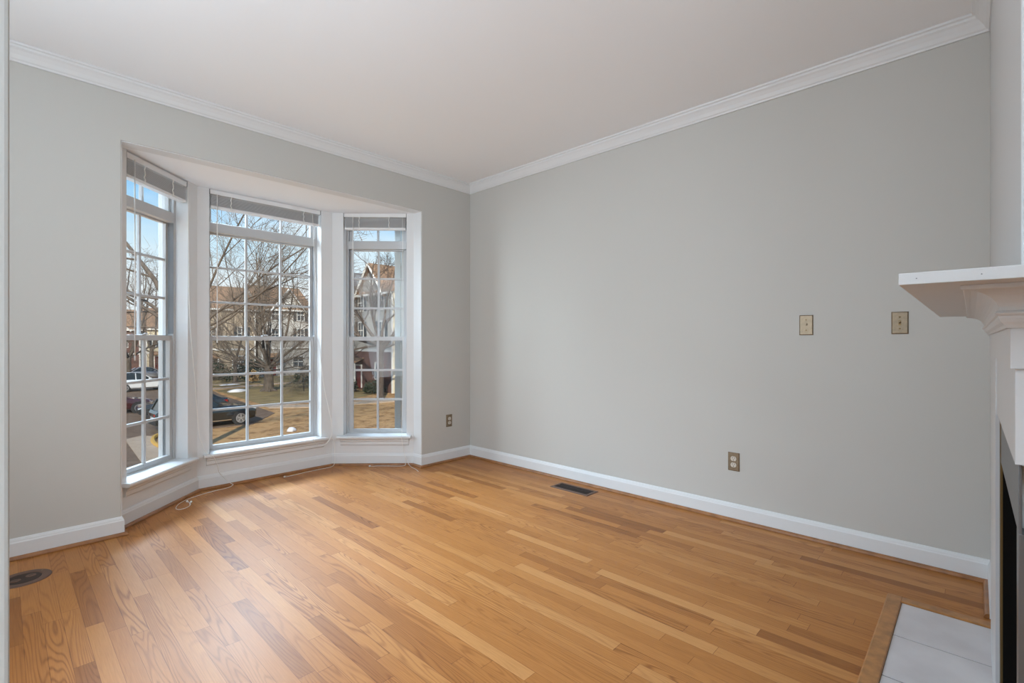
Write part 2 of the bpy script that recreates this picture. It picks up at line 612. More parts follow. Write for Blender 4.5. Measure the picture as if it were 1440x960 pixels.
def seg_mesh(mb, ra, rb):
    n_ = len(ra)
    fs = [(i, (i + 1) % n_, (i + 1) % n_ + n_, i + n_) for i in range(n_)]
    fs += [tuple(range(n_ - 1, -1, -1)), tuple(range(n_, 2 * n_))]
    return mb.add(ra + rb, fs)

# ================================================================== THE ROOM
YW, XR = 3.61, 3.19             # inner faces of the window wall and the right wall
ZC, ZB = 2.662, 2.305           # ceiling, bay soffit
XL0, XL1 = 0.482, 2.612         # bay opening
YB = 4.255                      # bay centre wall
B0, B1, B2, B3 = (XL0, 3.715), (1.02, YB), (2.085, YB), (XL1, 3.726)
YF = -0.056                     # fireplace wall face
XFE = 1.25                      # its free end
ROOMX0, ROOMY0 = -3.2, -4.3     # rear of the open-plan space

fl = MB()
fl.add([(ROOMX0 - .1, ROOMY0 - .1, 0), (XR + .15, ROOMY0 - .1, 0), (XR + .15, 4.45, 0), (ROOMX0 - .1, 4.45, 0),
        (ROOMX0 - .1, ROOMY0 - .1, -.12), (XR + .15, ROOMY0 - .1, -.12), (XR + .15, 4.45, -.12), (ROOMX0 - .1, 4.45, -.12)],
       [(0, 1, 2, 3), (7, 6, 5, 4), (0, 4, 5, 1), (1, 5, 6, 2), (2, 6, 7, 3), (3, 7, 4, 0)])
struct(fl.build('floor', M['oak']))
struct(MB().box((ROOMX0 - .1, ROOMY0 - .1, ZC), (XR + .15, YW + .15, ZC + .15)).build('ceiling', M['ceil']))

# window wall: left pier, right pier, header over the bay
T = 0.105
bk = MB()
bk.prism([(-1.0, 0), (XL0, 0), (XL0, ZB), (XL1, ZB), (XL1, 0), (XR + .15, 0), (XR + .15, ZC), (-1.0, ZC)], 'y', YW, YW + T)
struct(bk.build('wall_back', M['wall'], bevel=0.004))
struct(MB().box((XR, ROOMY0 - .1, 0), (XR + .15, YW + .0, ZC)).build('wall_right', M['wall']))
LW0, LW1, LZ0, LZ1 = 1.0, 2.5, 0.5, 2.3    # unseen opening added in the left wall for the side fill lamp
lwm = MB().box((-1.15, 0.87, 0), (-1.0, LW0, ZC)).box((-1.15, LW1, 0), (-1.0, YW + T, ZC))
lwm.box((-1.15, LW0, 0), (-1.0, LW1, LZ0)).box((-1.15, LW0, LZ1), (-1.0, LW1, ZC))
struct(lwm.build('wall_left', M['wall']))
struct(MB().box((-3.3, 0.75, 0), (0.006, 0.87, ZC)).build('wall_opening', M['wall'], bevel=0.004))
struct(MB().box((ROOMX0 - .1, ROOMY0 - .1, 0), (ROOMX0, 0.87, ZC)).build('wall_side', M['wall']))
struct(MB().box((ROOMX0, ROOMY0 - .1, 0), (XR, ROOMY0, ZC)).build('wall_front', M['wall']))
# fireplace wall: a short white peninsula
FP_TURN = 0.0042                # it stands a quarter of a degree out of square
fw_ = struct(MB().box((XFE, YF - .62, 0), (XR, YF, ZC)).build('wall_fireplace', M['mantelpaint'], bevel=0.003, origin=(1.8, YF, 0)))
fw_.rotation_euler = (0, 0, FP_TURN)

# bay soffit and floor are one slab each
bay_poly = [(XL0, YW + T), (B0[0], B0[1]), B1, B2, B3, (XL1, YW + T)]
outer = [(XL0 - .15, YW + T), (B0[0] - .16, B0[1] + .05), (B1[0] - .07, YB + .2), (B2[0] + .07, YB + .2), (B3[0] + .16, B3[1] + .05), (XL1 + .15, YW + T)]
struct(MB().prism(outer, 'z', ZB, ZB + .12).build('ceiling_bay', M['ceil']))

def frame_of(p0, p1):
    # local x along the wall (left to right seen from the room), local y outwards, z up
    p0, p1 = Vector((*p0, 0)), Vector((*p1, 0))
    ex = (p1 - p0).normalized()
    ey = Vector((-ex.y, ex.x, 0))
    m4 = Matrix.Identity(4)
    for i in range(3):
        m4[i][0], m4[i][1], m4[i][2], m4[i][3] = ex[i], ey[i], (0, 0, 1)[i], p0[i]
    return m4, (p1 - p0).length

SILL_Z, HEAD_Z = 0.245, 2.305

def bay_wall(name, p0, p1, a, b):
    m4, Lw = frame_of(p0, p1)
    mb = MB()
    x0, x1 = -0.0, Lw + 0.0
    t = 0.17
    # wall leaf around the window opening, ends mitred at the bay corners
    def leaf(xa, xb, za, zb, ma=0.0, mb_=0.0):
        mb.add([(xa, 0, za), (xb, 0, za), (xb + mb_, t, za), (xa - ma, t, za), (xa, 0, zb), (xb, 0, zb), (xb + mb_, t, zb), (xa - ma, t, zb)],
               [(0, 3, 2, 1), (4, 5, 6, 7), (0, 1, 5, 4), (1, 2, 6, 5), (2, 3, 7, 6), (3, 0, 4, 7)])
    k = t * math.tan(math.radians(22.5))
    leaf(x0, a, 0, HEAD_Z, ma=k)
    leaf(b, x1, 0, HEAD_Z, mb_=k)
    leaf(a, b, 0, SILL_Z)
    mb.xf(m4)
    return struct(mb.build(name, M['baywall']))

WIN = {  # opening, glass limits, muntin positions (local x), name
    'left': dict(p=(B0, B1), a=0.065, b=0.652, g=(0.118, 0.612), m=[0.366]),
    'centre': dict(p=(B1, B2), a=1.10 - B1[0], b=1.981 - B1[0], g=(1.140 - B1[0], 1.936 - B1[0]), m=[1.405 - B1[0], 1.682 - B1[0]]),
    'right': dict(p=(B2, B3), a=0.100, b=0.676, g=(0.150, 0.627), m=[0.386]),
}
bay_wall('wall_bay_left', B0, B1, WIN['left']['a'], WIN['left']['b'])
bay_wall('wall_bay_centre', B1, B2, WIN['centre']['a'], WIN['centre']['b'])
bay_wall('wall_bay_right', B2, B3, WIN['right']['a'], WIN['right']['b'])
# white jambs lining the opening (thickness of the window wall)
jm = MB()
jm.box((XL1 - .004, YW + .006, 0), (XL1 + .002, B3[1] + .01, ZB)).box((XL0 - .002, YW + .006, 0), (XL0 + .004, B0[1] + .01, ZB))
jm.box((XL0, YW + .006, ZB - .004), (XL1, YW + T + .0, ZB + .001))
struct(jm.build('trim_1', M['trim']))

def rect_ring(mb, x0, x1, z0, z1, wl, wr, wb, wt, ya, yb):
    mb.box((x0, ya, z0), (x0 + wl, yb, z1)).box((x1 - wr, ya, z0), (x1, yb, z1))
    mb.box((x0 + wl, ya, z0), (x1 - wr, yb, z0 + wb)).box((x0 + wl, ya, z1 - wt), (x1 - wr, yb, z1))
    return mb

def make_window(idx, key):
    w = WIN[key]
    p0, p1 = w['p']
    m4, Lw = frame_of(p0, p1)
    a, b = w['a'], w['b']
    g0, g1 = w['g']
    ms = w['m']
    root = empty('window_%d' % idx, m4 @ Vector(((a + b) / 2, 0, SILL_Z)))
    root['kind'] = 'structure'
    inv = Matrix.Translation(-root.location)
    def put(mb, name, m, par=None, bevel=0.0015):
        mb.xf(inv @ m4)
        return mb.build(name, m, par or root, bevel=bevel)
    tf = 0.088                   # depth of the frame behind the wall face
    # outer frame with jamb liners
    fr = rect_ring(MB(), a, b, 0.262, HEAD_Z, 0.022, 0.022, 0.02, 0.03, tf, 0.172)
    put(fr, 'frame', M['vinyl'])
    # transom bar
    put(MB().box((a + .02, tf - .004, 1.992), (b - .02, .165, 2.062)), 'transom_bar', M['vinyl'])
    # transom sash: glass and vertical bars
    tg = put(MB().box((g0 - .012, .128, 2.062), (g1 + .012, .132, 2.275)), 'transom_pane', M['glass'], bevel=0)
    tmn = rect_ring(MB(), a + .022, b - .022, 2.062, 2.275, g0 - a - .02, b - .02 - g1, .010, .012, .112, .145)
    for x in ms:
        tmn.box((x - .009, .118, 2.06), (x + .009, .140, 2.275))
    tmn.xf(inv @ m4)
    tmn.build('transom_muntin', M['vinyl'], tg, bevel=0.0015)
    # upper sash (outer track)
    us = rect_ring(MB(), a + .022, b - .022, 1.150, 1.993, g0 - a - .022, b - .022 - g1, .022, .012, .132, .158)
    us = put(us, 'upper_sash', M['vinyl'])
    pn = MB().box((g0 - .004, .143, 1.165), (g1 + .004, .147, 1.985))
    pn.xf(inv @ m4)
    pn.build('pane', M['glass'], us)
    mn = MB()
    for x in ms:
        mn.box((x - .0085, .136, 1.168), (x + .0085, .154, 1.985))
    for z in (1.720, 1.443):
        mn.box((g0, .137, z - .0085), (g1, .153, z + .0085))
    mn.xf(inv @ m4)
    mn.build('muntin', M['vinyl'], us, bevel=0.001)
    # lower sash (inner track)
    ls = rect_ring(MB(), a + .022, b - .022, .278, 1.174, g0 - a - .014, b - .014 - g1, .034, .036, .098, .128)
    ls = put(ls, 'lower_sash', M['vinyl'])
    pn = MB().box((g0 + .004, .111, .308), (g1 - .004, .115, 1.14))
    pn.xf(inv @ m4)
    pn.build('pane', M['glass'], ls)
    mn = MB()
    for x in ms:
        mn.box((x - .009, .104, .311), (x + .009, .122, 1.139))
    for z in (0.862, 0.588):
        mn.box((g0 + .008, .105, z - .009), (g1 - .008, .121, z + .009))
    mn.xf(inv @ m4)
    mn.build('muntin', M['vinyl'], ls, bevel=0.001)
    lk = MB()
    xc = (a + b) / 2
    lk.box((xc - .022, .100, 1.174), (xc + .022, .124, 1.180)).box((xc - .008, .092, 1.179), (xc + .020, .104, 1.187))
    lk.xf(inv @ m4)
    lk.build('sash_lock', M['vinyl'], ls, bevel=0.002)
    lt = MB().box((xc - .02, .092, .300), (xc + .02, .100, .306)).xf(inv @ m4)
    lt.build('lift_rail', M['vinyl'], ls)
    # dark channels of the balance tracks
    tr = MB()
    tr.box((b - .0225, .0885, 1.185), (b - .0212, .128, 1.99)).box((a + .0212, .0885, 1.185), (a + .0225, .128, 1.99))
    tr.box((b - .0225, .129, .30), (b - .0212, .166, 1.15)).box((a + .0212, .129, .30), (a + .0225, .166, 1.15))
    put(tr, 'balance_track', M['track'], bevel=0)
    # insect screen over the lower half, outside
    sf = rect_ring(MB(), a + .012, b - .012, .262, 1.175, .020, .020, .022, .022, .1605, .1715)
    sf = put(sf, 'screen_frame', M['casing'], bevel=0)
    sm_ = MB()
    sm_.add([(a + .030, .166, .282), (b - .030, .166, .282), (b - .030, .166, 1.155), (a + .030, .166, 1.155)], [(0, 1, 2, 3)])
    sm_.xf(inv @ m4)
    sm_.build('screen_mesh', M['screen'], sf)
    # outside casing
    ex = MB()
    ex.box((a - .05, .172, .20), (a + .012, .205, 2.36)).box((b - .012, .172, .20), (b + .05, .205, 2.36))
    ex.box((a + .012, .172, 2.275), (b - .012, .205, 2.36)).box((a - .07, .172, .20), (b + .07, .235, .262))
    if key == 'right':
        ex.box((0.530, .176, .262), (0.585, .200, 2.275)).box((0.592, .172, .262), (b - .012, .196, 2.275))
    put(ex, 'outside_casing', M['casing'])
    # stool and apron
    st = MB()
    h = 0.045
    prof = [(-.052, .250), (-.055, .256), (-.055, .266), (-.050, .2715), (.0, .2725), (0.10, .2735), (0.10, .246), (0, .246)]
    st.prism([(q[0], q[1]) for q in prof], 'x', a - h, b + h)
    # only the nosing carries the horns: trim the part inside the wall
    st = MB()
    st.prism([(-.052, .250), (-.055, .256), (-.055, .266), (-.050, .2715), (0.0, .2725), (0.0, .247), (-.05, .247)], 'x', a - h, b + h)
    st.prism([(0.0, .2725), (.0995, .2745), (.0995, .247), (0.0, .247)], 'x', a + .001, b - .001)
    put(st, 'stool', M['trim'], bevel=0.001)
    ap = MB()
    ap.prism([(0, .247), (-.030, .247), (-.030, .238), (-.022, .232), (-.022, .222), (-.014, .214), (-.014, .192), (-.010, .185), (0, .180)], 'x', a - .022, b + .022)
    put(ap, 'apron', M['trim'], bevel=0.001)
    return root

for i, key in enumerate(('left', 'centre', 'right')):
    make_window(i + 1, key)

# ------------------------------------------------------------------ baseboards, shoe moulding, crown
path = [(-1.0, YW), (XL0, YW), B0, B1, B2, B3, (XL1, YW), (XR, YW), (XR, YF), (2.775, YF)]
names = ['left', 'jamb_left', 'bay_left', 'bay_centre', 'bay_right', 'jamb_right', 'back', 'right', 'fireplace']
bprof = [(0.0005, 0.001), (0.014, 0.001), (0.014, 0.086), (0.011, 0.092), (0.010, 0.098), (0.005, 0.108), (0.0005, 0.110)]
sprof = [(0.014, 0.001), (0.031, 0.001), (0.0305, 0.007), (0.027, 0.014), (0.022, 0.018), (0.014, 0.0195)]
rb = sweep_rings(path, bprof)
rs = sweep_rings(path, sprof)
for i, nm in enumerate(names):
    struct(seg_mesh(MB(), rb[i], rb[i + 1]).build('baseboard_' + nm, M['trim']))
    struct(seg_mesh(MB(), rs[i], rs[i + 1]).build('trim_%d' % (i + 10), M['oaktrim']))
cpath = [(-1.0, YW), (XR, YW), (XR, YF), (XFE, YF), (XFE, YF - .62)]
zc = ZC
cprof = [(0.0005, zc - .082), (0.010, zc - .082), (0.013, zc - .074), (0.020, zc - .068), (0.030, zc - .050), (0.044, zc - .032),
         (0.054, zc - .024), (0.056, zc - .014), (0.066, zc - .010), (0.068, zc - .0005), (0.0005, zc - .0005)]
rc = sweep_rings(cpath, cprof)
for i, nm in enumerate(('back', 'right', 'fireplace', 'end')):
    struct(seg_mesh(MB(), rc[i], rc[i + 1]).build('trim_%d' % (i + 30), M['trim']))

# ================================================================== BLINDS
def make_blind(key, label, a, b, zt, zb, tapes, wand_x, wand_z, cord_side):
    p0, p1 = WIN[key]['p']
    m4, Lw = frame_of(p0, p1)
    root = empty('window_blind', m4 @ Vector(((a + b) / 2, 0.03, zt)))
    tag(root, label, 'blind', 'raised white blinds in the bay')
    inv = Matrix.Translation(-root.location)
    def put(mb, name, m, par=None, bevel=0.0, smooth=False):
        mb.xf(inv @ m4)
        return mb.build(name, m, par or root, bevel=bevel, smooth=smooth)
    y0, y1 = 0.004, 0.052
    hr = MB().box((a + .003, y0, zt - .036), (b - .003, y1, zt - .001))
    hr.box((a + .003, y0 - .003, zt - .005), (b - .003, y0, zt - .001))
    put(hr, 'headrail', M['blind'], bevel=0.0012)
    put(MB().box((a + .0005, y0 - .002, zt - .037), (a + .003, y1, zt)), 'end_bracket', M['track'])
    put(MB().box((b - .003, y0 - .002, zt - .037), (b - .0005, y1, zt)), 'end_bracket', M['track'])
    sl = MB()
    z = zt - .046
    rnd = random.Random(len(key))
    n_ = 0
    while z > zb + .020:
        jx = rnd.uniform(-.003, .003)
        sl.add([(a + .012 + jx, y0 + .002, z - .0012), (b - .012 + jx, y0 + .002, z - .0012), (b - .012 + jx, (y0 + y1) / 2, z + .001), (a + .012 + jx, (y0 + y1) / 2, z + .001),
                (b - .012 + jx, y1 - .002, z - .0012), (a + .012 + jx, y1 - .002, z - .0012),
                (a + .012 + jx, y0 + .002, z - .0036), (b - .012 + jx, y0 + .002, z - .0036), (b - .012 + jx, y1 - .002, z - .0036), (a + .012 + jx, y1 - .002, z - .0036)],
               [(0, 1, 2, 3), (3, 2, 4, 5), (6, 9, 8, 7), (0, 6, 7, 1), (1, 7, 8, 4, 2), (4, 8, 9, 5), (5, 9, 6, 0, 3)])
        z -= .0072
        n_ += 1
    put(sl, 'slat_stack', M['slat'])
    br = MB().box((a + .010, y0 + .001, zb), (b - .010, y1 - .001, zb + .018))
    put(br, 'bottom_rail', M['blind'], bevel=0.002)
    for x in tapes:
        pts = []
        for k in range(13):
            q = k / 12
            pts.append((x + .004 * math.sin(q * 17), y0 - .004 - .005 * abs(math.sin(q * 14)), zt - .034 - (zt - .034 - zb) * q))
        put(MB().tube(pts, .0034, 6), 'ladder_cord', M['cord'], smooth=True)
    wd = MB().tube([(wand_x, y0 - .010, zt - .030), (wand_x, y0 - .011, wand_z)], .0033, 8)
    wd.tube([(wand_x, y0 - .011, wand_z), (wand_x, y0 - .011, wand_z - .03)], .0046, 8)
    put(wd, 'tilt_wand', M['cord'], smooth=True)
    return root, m4

bl, m4l = make_blind('left', 'raised white blind at the top of the left bay window',
                     0.068, 0.649, 2.296, 2.142, (0.215, 0.485), 0.125, 1.04, 0)
bc, m4c = make_blind('centre', 'wide raised white blind at the top of the middle bay window',
                     WIN['centre']['a'] + .003, WIN['centre']['b'] - .003, 2.303, 2.162, (1.25 - B1[0], 1.822 - B1[0]), 1.152 - B1[0], 1.15, 1)
br_, m4r = make_blind('right', 'raised white blind at the top of the right bay window',
                      0.102, 0.674, 2.304, 2.155, (0.245, 0.515), 0.190, 1.30, 1)

def add_cord(root, name, pts, r=.0022):
    mb = MB().tube([Vector(p) - root.location for p in smooth_path(pts)], r, 6)
    return mb.build(name, M['cord'], root, smooth=True)

def add_tassel(root, p, d):
    p, d = Vector(p) - root.location, Vector(d).normalized()
    mb = MB().tube([p, p + d * .006, p + d * .016, p + d * .020], [.0025, .0065, .0075, .003], 10)
    return mb.build('tassel', M['cord'], root, smooth=True)

def wl(m4, x, y, z):
    return m4 @ Vector((x, y, z))

# left blind: cord hangs beside the reveal, rests over the middle stool, then runs along the floor
add_cord(bl, 'pull_cord', [wl(m4l, .640, -.006, 2.26), wl(m4l, .648, -.008, 1.8), wl(m4l, .655, -.010, 1.34), (0.995, 4.205, 0.81), (1.020, 4.215, 0.47),
                           (1.040, 4.205, 0.36), (1.070, 4.188, 0.283), (1.105, 4.184, 0.262), (1.135, 4.186, 0.19), (1.155, 4.205, 0.125), (1.19, 4.222, 0.075),
                           (1.235, 4.214, 0.024), (1.250, 4.205, 0.010), (1.20, 4.165, .005), (1.10, 4.150, .005), (0.98, 4.105, .005),
                           (0.90, 4.055, .005), (0.845, 3.990, .005), (0.812, 3.905, .005), (0.822, 3.860, .005), (0.862, 3.868, .005), (0.893, 3.905, .005), (0.908, 3.955, .006)])
add_cord(bl, 'cord_end', [(0.893, 3.905, .006), (0.902, 3.955, .008), (0.900, 3.985, .009)])
add_tassel(bl, (0.899, 3.985, .010), (-.1, 1, .1))
add_tassel(bl, (0.908, 3.955, .010), (.5, 1, .1))
# middle blind: a loop hangs over the right end of the stool, the tail drops to the floor
add_cord(bc, 'pull_cord', [(1.90, 4.248, 2.26), (1.925, 4.240, 1.6), (1.975, 4.225, 0.86), (2.025, 4.195, 0.52), (2.046, 4.175, 0.35), (2.02, 4.165, 0.262),
                           (1.965, 4.160, 0.215), (1.905, 4.165, 0.222), (1.875, 4.18, 0.281), (1.90, 4.185, 0.284), (1.97, 4.185, 0.282)])
add_cord(bc, 'cord_tail', [(2.02, 4.165, 0.262), (2.060, 4.190, 0.25), (2.082, 4.205, 0.20), (2.088, 4.213, 0.12), (2.080, 4.20, 0.03), (2.040, 4.186, 0.006), (1.92, 4.180, .005), (1.80, 4.172, .005), (1.70, 4.158, .005), (1.625, 4.145, .006)])
add_tassel(bc, (1.630, 4.146, .010), (-1, -.15, 0))
# right blind: cord down the right reveal, over the stool, to the floor
add_cord(br_, 'pull_cord', [wl(m4r, .640, .000, 2.27), wl(m4r, .642, .004, 1.6), wl(m4r, .640, .01, .9), wl(m4r, .636, -.01, .34), wl(m4r, .640, -.056, .275), wl(m4r, .650, -.060, .20), wl(m4r, .668, -.050, .11),
                            wl(m4r, .676, -.045, .03), wl(m4r, .66, -.060, .006), wl(m4r, .55, -.062, .005), wl(m4r, .43, -.055, .005), wl(m4r, .37, -.075, .005)])
add_tassel(br_, wl(m4r, .372, -.075, .010), Vector((-.9, .2, 0)))
add_cord(br_, 'cord_tail', [wl(m4r, .668, -.050, .11), wl(m4r, .700, -.055, .03), (2.535, 3.66, .005), (2.52, 3.58, .005), (2.49, 3.49, .005)], .0020)

# ================================================================== WALL PLATES
def plate_mesh(mb, y0=0.0):
    w, h, d = .035, .0575, .0062
    mb.add([(-w, 0, -h), (w, 0, -h), (w, 0, h), (-w, 0, h), (-w + .005, -d, -h + .005), (w - .005, -d, -h + .005), (w - .005, -d, h - .005), (-w + .005, -d, h - .005),
            (-w, -.0022, -h), (w, -.0022, -h), (w, -.0022, h), (-w, -.0022, h)],
           [(0, 1, 2, 3), (4, 7, 6, 5), (8, 4, 5, 9), (9, 5, 6, 10), (10, 6, 7, 11), (11, 7, 4, 8), (0, 8, 9, 1), (1, 9, 10, 2), (2, 10, 11, 3), (3, 11, 8, 0)])
    return mb

def screw(root, x, z, m):
    s_ = MB().lathe([(.0042, 0), (.0040, .0012), (.0030, .0018)], (0, 0, 0), 'z', 14)
    s_.xf(Matrix.Translation((x, -.0060, z)) @ Matrix.Rotation(PI / 2, 4, 'X'))
    o = s_.build('screw', m, root)
    sl = MB().box((x - .0034, -.0084, z - .0006), (x + .0034, -.0074, z + .0006))
    sl.build('screw_slot', M['black'], o)
    return o

def outlet(name, loc, rz, label):
    r = empty(name, loc, rz)
    tag(r, label, 'outlet')
    plate_mesh(MB()).build('cover_plate', M['brass'], r)
    for dz in (.0195, -.0195):
        # receptacle face: circle with flattened top and bottom
        pts = []
        for k in range(28):
            an = 2 * PI * k / 28
            pts.append((.0172 * math.cos(an), max(-.0142, min(.0142, .0172 * math.sin(an))) + dz))
        f = MB().prism(pts, 'y', -.0050, -.0085).build('receptacle', M['ivory'], r)
        MB().box((-.0075, -.0088, dz + .001), (-.0050, -.0084, dz + .0095)).build('slot', M['black'], f)
        MB().box((.0050, -.0088, dz + .002), (.0075, -.0084, dz + .0088)).build('slot', M['black'], f)
        MB().lathe([(.0028, -.0084), (.0028, -.0088)], (0, 0, dz - .0075), 'y', 12).build('slot', M['black'], f)
    screw(r, 0, 0, M['brass'])
    return r

outlet('wall_outlet', (XR, 1.104, 0.372), -PI / 2, 'brass duplex outlet low on the right wall above the baseboard')
outlet('wall_outlet', (2.925, YW, 0.382), 0, 'small outlet in the corner beside the right bay window')

def jack_plate(loc, rz, label, kind):
    r = empty('wall_plate', loc, rz)
    tag(r, label, 'wall plate')
    plate_mesh(MB()).build('cover_plate', M['brass'], r)
    screw(r, 0, .030, M['brassdark'])
    screw(r, 0, -.030, M['brassdark'])
    if kind == 'toggle':
        MB().box((-.0055, -.0068, -.0125), (.0055, -.0060, .0125)).build('toggle_frame', M['brassdark'], r)
        MB().prism([(-.006, -.006), (-.0155, .004), (-.0150, .009), (-.006, .007)], 'x', -.0035, .0035).build('toggle', M['brass'], r, bevel=0.0008)
    else:
        k = MB().lathe([(.0085, 0), (.0080, .003), (.0052, .0032), (.0050, .011), (.0022, .0112)], (0, 0, 0), 'z', 18)
        k.xf(Matrix.Translation((0, -.006, .004)) @ Matrix.Rotation(PI / 2, 4, 'X'))
        k.build('cable_jack', M['brass'], r)
    return r

jack_plate((XR, 0.703, 1.224), -PI / 2, 'left of two brass plates at eye height on right wall', 'jack')
jack_plate((XR, 0.281, 1.226), -PI / 2, 'brass switch plate on right wall nearest the mantel shelf', 'toggle')

# ================================================================== FLOOR FITTINGS
# rectangular register near the right wall
rg = empty('floor_register', (3.020, 2.225, 0))
tag(rg, 'dark rectangular floor register in the oak floor along right wall', 'floor vent')
fm = MB()
fm.add([], [])
hx, hy = .076, .176
def bev_frame(mb, hx, hy, w, z):
    o_ = [(-hx, -hy), (hx, -hy), (hx, hy), (-hx, hy)]
    m_ = [(-hx + .006, -hy + .006), (hx - .006, -hy + .006), (hx - .006, hy - .006), (-hx + .006, hy - .006)]
    i_ = [(-hx + w, -hy + w), (hx - w, -hy + w), (hx - w, hy - w), (-hx + w, hy - w)]
    vs = [(x, y, .0005) for x, y in o_] + [(x, y, z) for x, y in m_] + [(x, y, z) for x, y in i_] + [(x, y, .0005) for x, y in i_]
    fs = []
    for a_, b_ in ((0, 4), (4, 8), (8, 12)):
        for k in range(4):
            fs.append((a_ + k, a_ + (k + 1) % 4, b_ + (k + 1) % 4, b_ + k))
    return mb.add(vs, fs)
bev_frame(MB(), hx, hy, .024, .005).build('flange', M['bronze'], rg)
MB().box((-hx + .022, -hy + .022, .0006), (hx - .022, hy - .022, .0014)).build('duct_opening', M['black'], rg)
lv = MB()
for k in range(24):
    y = -hy + .030 + k * (2 * hy - .060) / 23
    lv.add([(-hx + .024, y - .003, .0016), (hx - .024, y - .003, .0016), (hx - .024, y + .001, .0040), (-hx + .024, y + .001, .0040),
            (-hx + .024, y + .002, .0036), (hx - .024, y + .002, .0036)], [(0, 1, 2, 3), (3, 2, 5, 4), (4, 5, 1, 0)])
lv.box((-.002, -hy + .024, .0016), (.002, hy - .024, .0044))
lv.build('louver', M['bronzedark'], rg)
MB().box((-.004, hy - .040, .0044), (.004, hy - .028, .0085)).build('damper_lever', M['bronze'], rg)

# round floor outlet at the far left
fo = empty('floor_outlet', (0.072, 3.282, 0))
tag(fo, 'round dark bronze floor outlet in the oak floor at far left', 'floor outlet')
MB().lathe([(.1000, .0004), (.0985, .0030), (.0930, .0045), (.0680, .0040), (.0640, .0022), (.0640, .0005)], (0, 0, 0), 'z', 48).build('flange', M['bronze'], fo, smooth=False)
MB().lathe([(.0640, .0008), (.0640, .0024), (.0600, .0030)], (0, 0, 0), 'z', 40).build('cover_disc', M['bronzedark'], fo)
for dx in (-.026, .026):
    q = empty_none = MB().lathe([(.0190, .0030), (.0185, .0050), (.0150, .0056)], (dx, dx * .5, 0), 'z', 24)
    q = q.build('flip_lid', M['bronze'], fo)
    MB().box((dx - .008, dx * .5 - .0012, .0056), (dx + .008, dx * .5 + .0012, .0064)).build('lid_slot', M['black'], q)
for an in (0.6, 0.6 + PI):
    MB().lathe([(.0050, .0040), (.0046, .0056)], (.081 * math.cos(an), .081 * math.sin(an), 0), 'z', 12).build('screw', M['brass'], fo)

# ================================================================== FIREPLACE
# hearth: pale tile flush behind an oak border
he = empty('hearth', (1.95, 0.08, 0))
tag(he, 'pale tile hearth with oak border in front of the fireplace', 'hearth')
HX0, HX1, HY1 = 0.55, 2.652, 0.228
ht = 0.020
def hput(mb, name, m, par=None, bevel=0.0):
    mb.xf(Matrix.Translation(-he.location))
    return mb.build(name, m, par or he, bevel=bevel)
hput(MB().box((HX0, YF + .003, .0006), (HX1, HY1, .0125)), 'grout_bed', M['grout'])
xe = HX1
k = 0
while xe > HX0 + .02:
    xs = max(HX0, xe - .3085)
    hput(MB().box((xs + .0024, YF + .004, .010), (xe - .0024, HY1 - .001, .0145)), 'tile', M['stone'], bevel=0.0008)
    xe -= .3085
hput(MB().prism([(HY1, .0006), (HY1 + .054, .0006), (HY1 + .054, ht - .006), (HY1 + .048, ht), (HY1 + .004, ht), (HY1, ht - .003)], 'x', HX0, HX1 + .052), 'border_board', M['hearthoak'])
hput(MB().prism([(HX1, .0006), (HX1 + .054, .0006), (HX1 + .054, ht - .006), (HX1 + .048, ht), (HX1 + .004, ht), (HX1, ht - .003)], 'y', YF + .003, HY1 + .002), 'border_board', M['hearthoak'])

# mantel
ma = empty('fireplace_mantel', (1.8, YF, 1.2), FP_TURN)
tag(ma, 'white painted mantel with deep shelf at the right edge', 'mantel')
def mput(mb, name, m, bevel=0.0, par=None):
    mb.xf(Matrix.Translation(-ma.location))
    return mb.build(name, m, par or ma, bevel=bevel)
ZS = 1.2253
SX0, SX1, SY1 = 1.05, 2.540, 0.0975
sh = MB().box((SX0, YF + .002, ZS), (SX1, SY1, ZS + .0195)).box((SX0, YF - .55, ZS), (XFE - .002, YF + .002, ZS + .0195))
shelf = mput(sh, 'shelf', M['mantelpaint'], bevel=0.001)
for (y_, z_) in ((0.074, .0095), (-0.004, .0095)):
    mput(MB().lathe([(.0010, -.0002), (.0009, .0003)], (SX0, y_, ZS + z_), 'x', 10), 'nail_hole', M['track'])
EX = 1.200                      # near end of the frieze
def wrap(prof, name, x_near, x_far):
    # prof: (projection from wall face YF, z); runs along the wall and returns round the near end
    pth = [(x_far, YF), (EX, YF), (EX, YF - .50)]
    # travelling -X the room (+Y) is on the right-hand side
    r_ = sweep_rings(pth, prof)
    mb = MB()
    seg_mesh(mb, r_[0], r_[1])
    seg_mesh(mb, r_[1], r_[2])
    return mput(mb, name, M['mantelpaint'])
cov = [(0.0, ZS - .0003), (.077, ZS - .0003), (.077, ZS - .007), (.074, ZS - .007)]
for k in range(9):
    q = k / 8 * PI / 2
    cov.append((.029 + .044 * (1 - math.sin(q)), ZS - .008 - .035 * (1 - math.cos(q))))
cov += [(0.0, ZS - .043)]
wrap(cov, 'cove_moulding', EX, 2.50)
neck = [(0.0, ZS - .043), (.029, ZS - .043), (.033, ZS - .0445), (.035, ZS - .0475), (.033, ZS - .0505), (.030, ZS - .052), (.0295, ZS - .056), (.027, ZS - .062), (.0225, ZS - .067), (.0205, ZS - .072), (0.0, ZS - .072)]
wrap(neck, 'neck_moulding', EX, 2.49)
wrap([(0.0, ZS - .072), (.0155, ZS - .072), (.0155, 1.084), (0.0, 1.084)], 'frieze_board', EX, 2.47)
wrap([(0.0, 1.084), (.0095, 1.084), (.0095, .921), (0.0, .921)], 'header_board', EX, 2.02)
mput(MB().box((2.00, YF + .0005, .0155), (2.46, YF + .0130, 1.084)), 'side_leg', M['mantelpaint'], bevel=0.001)

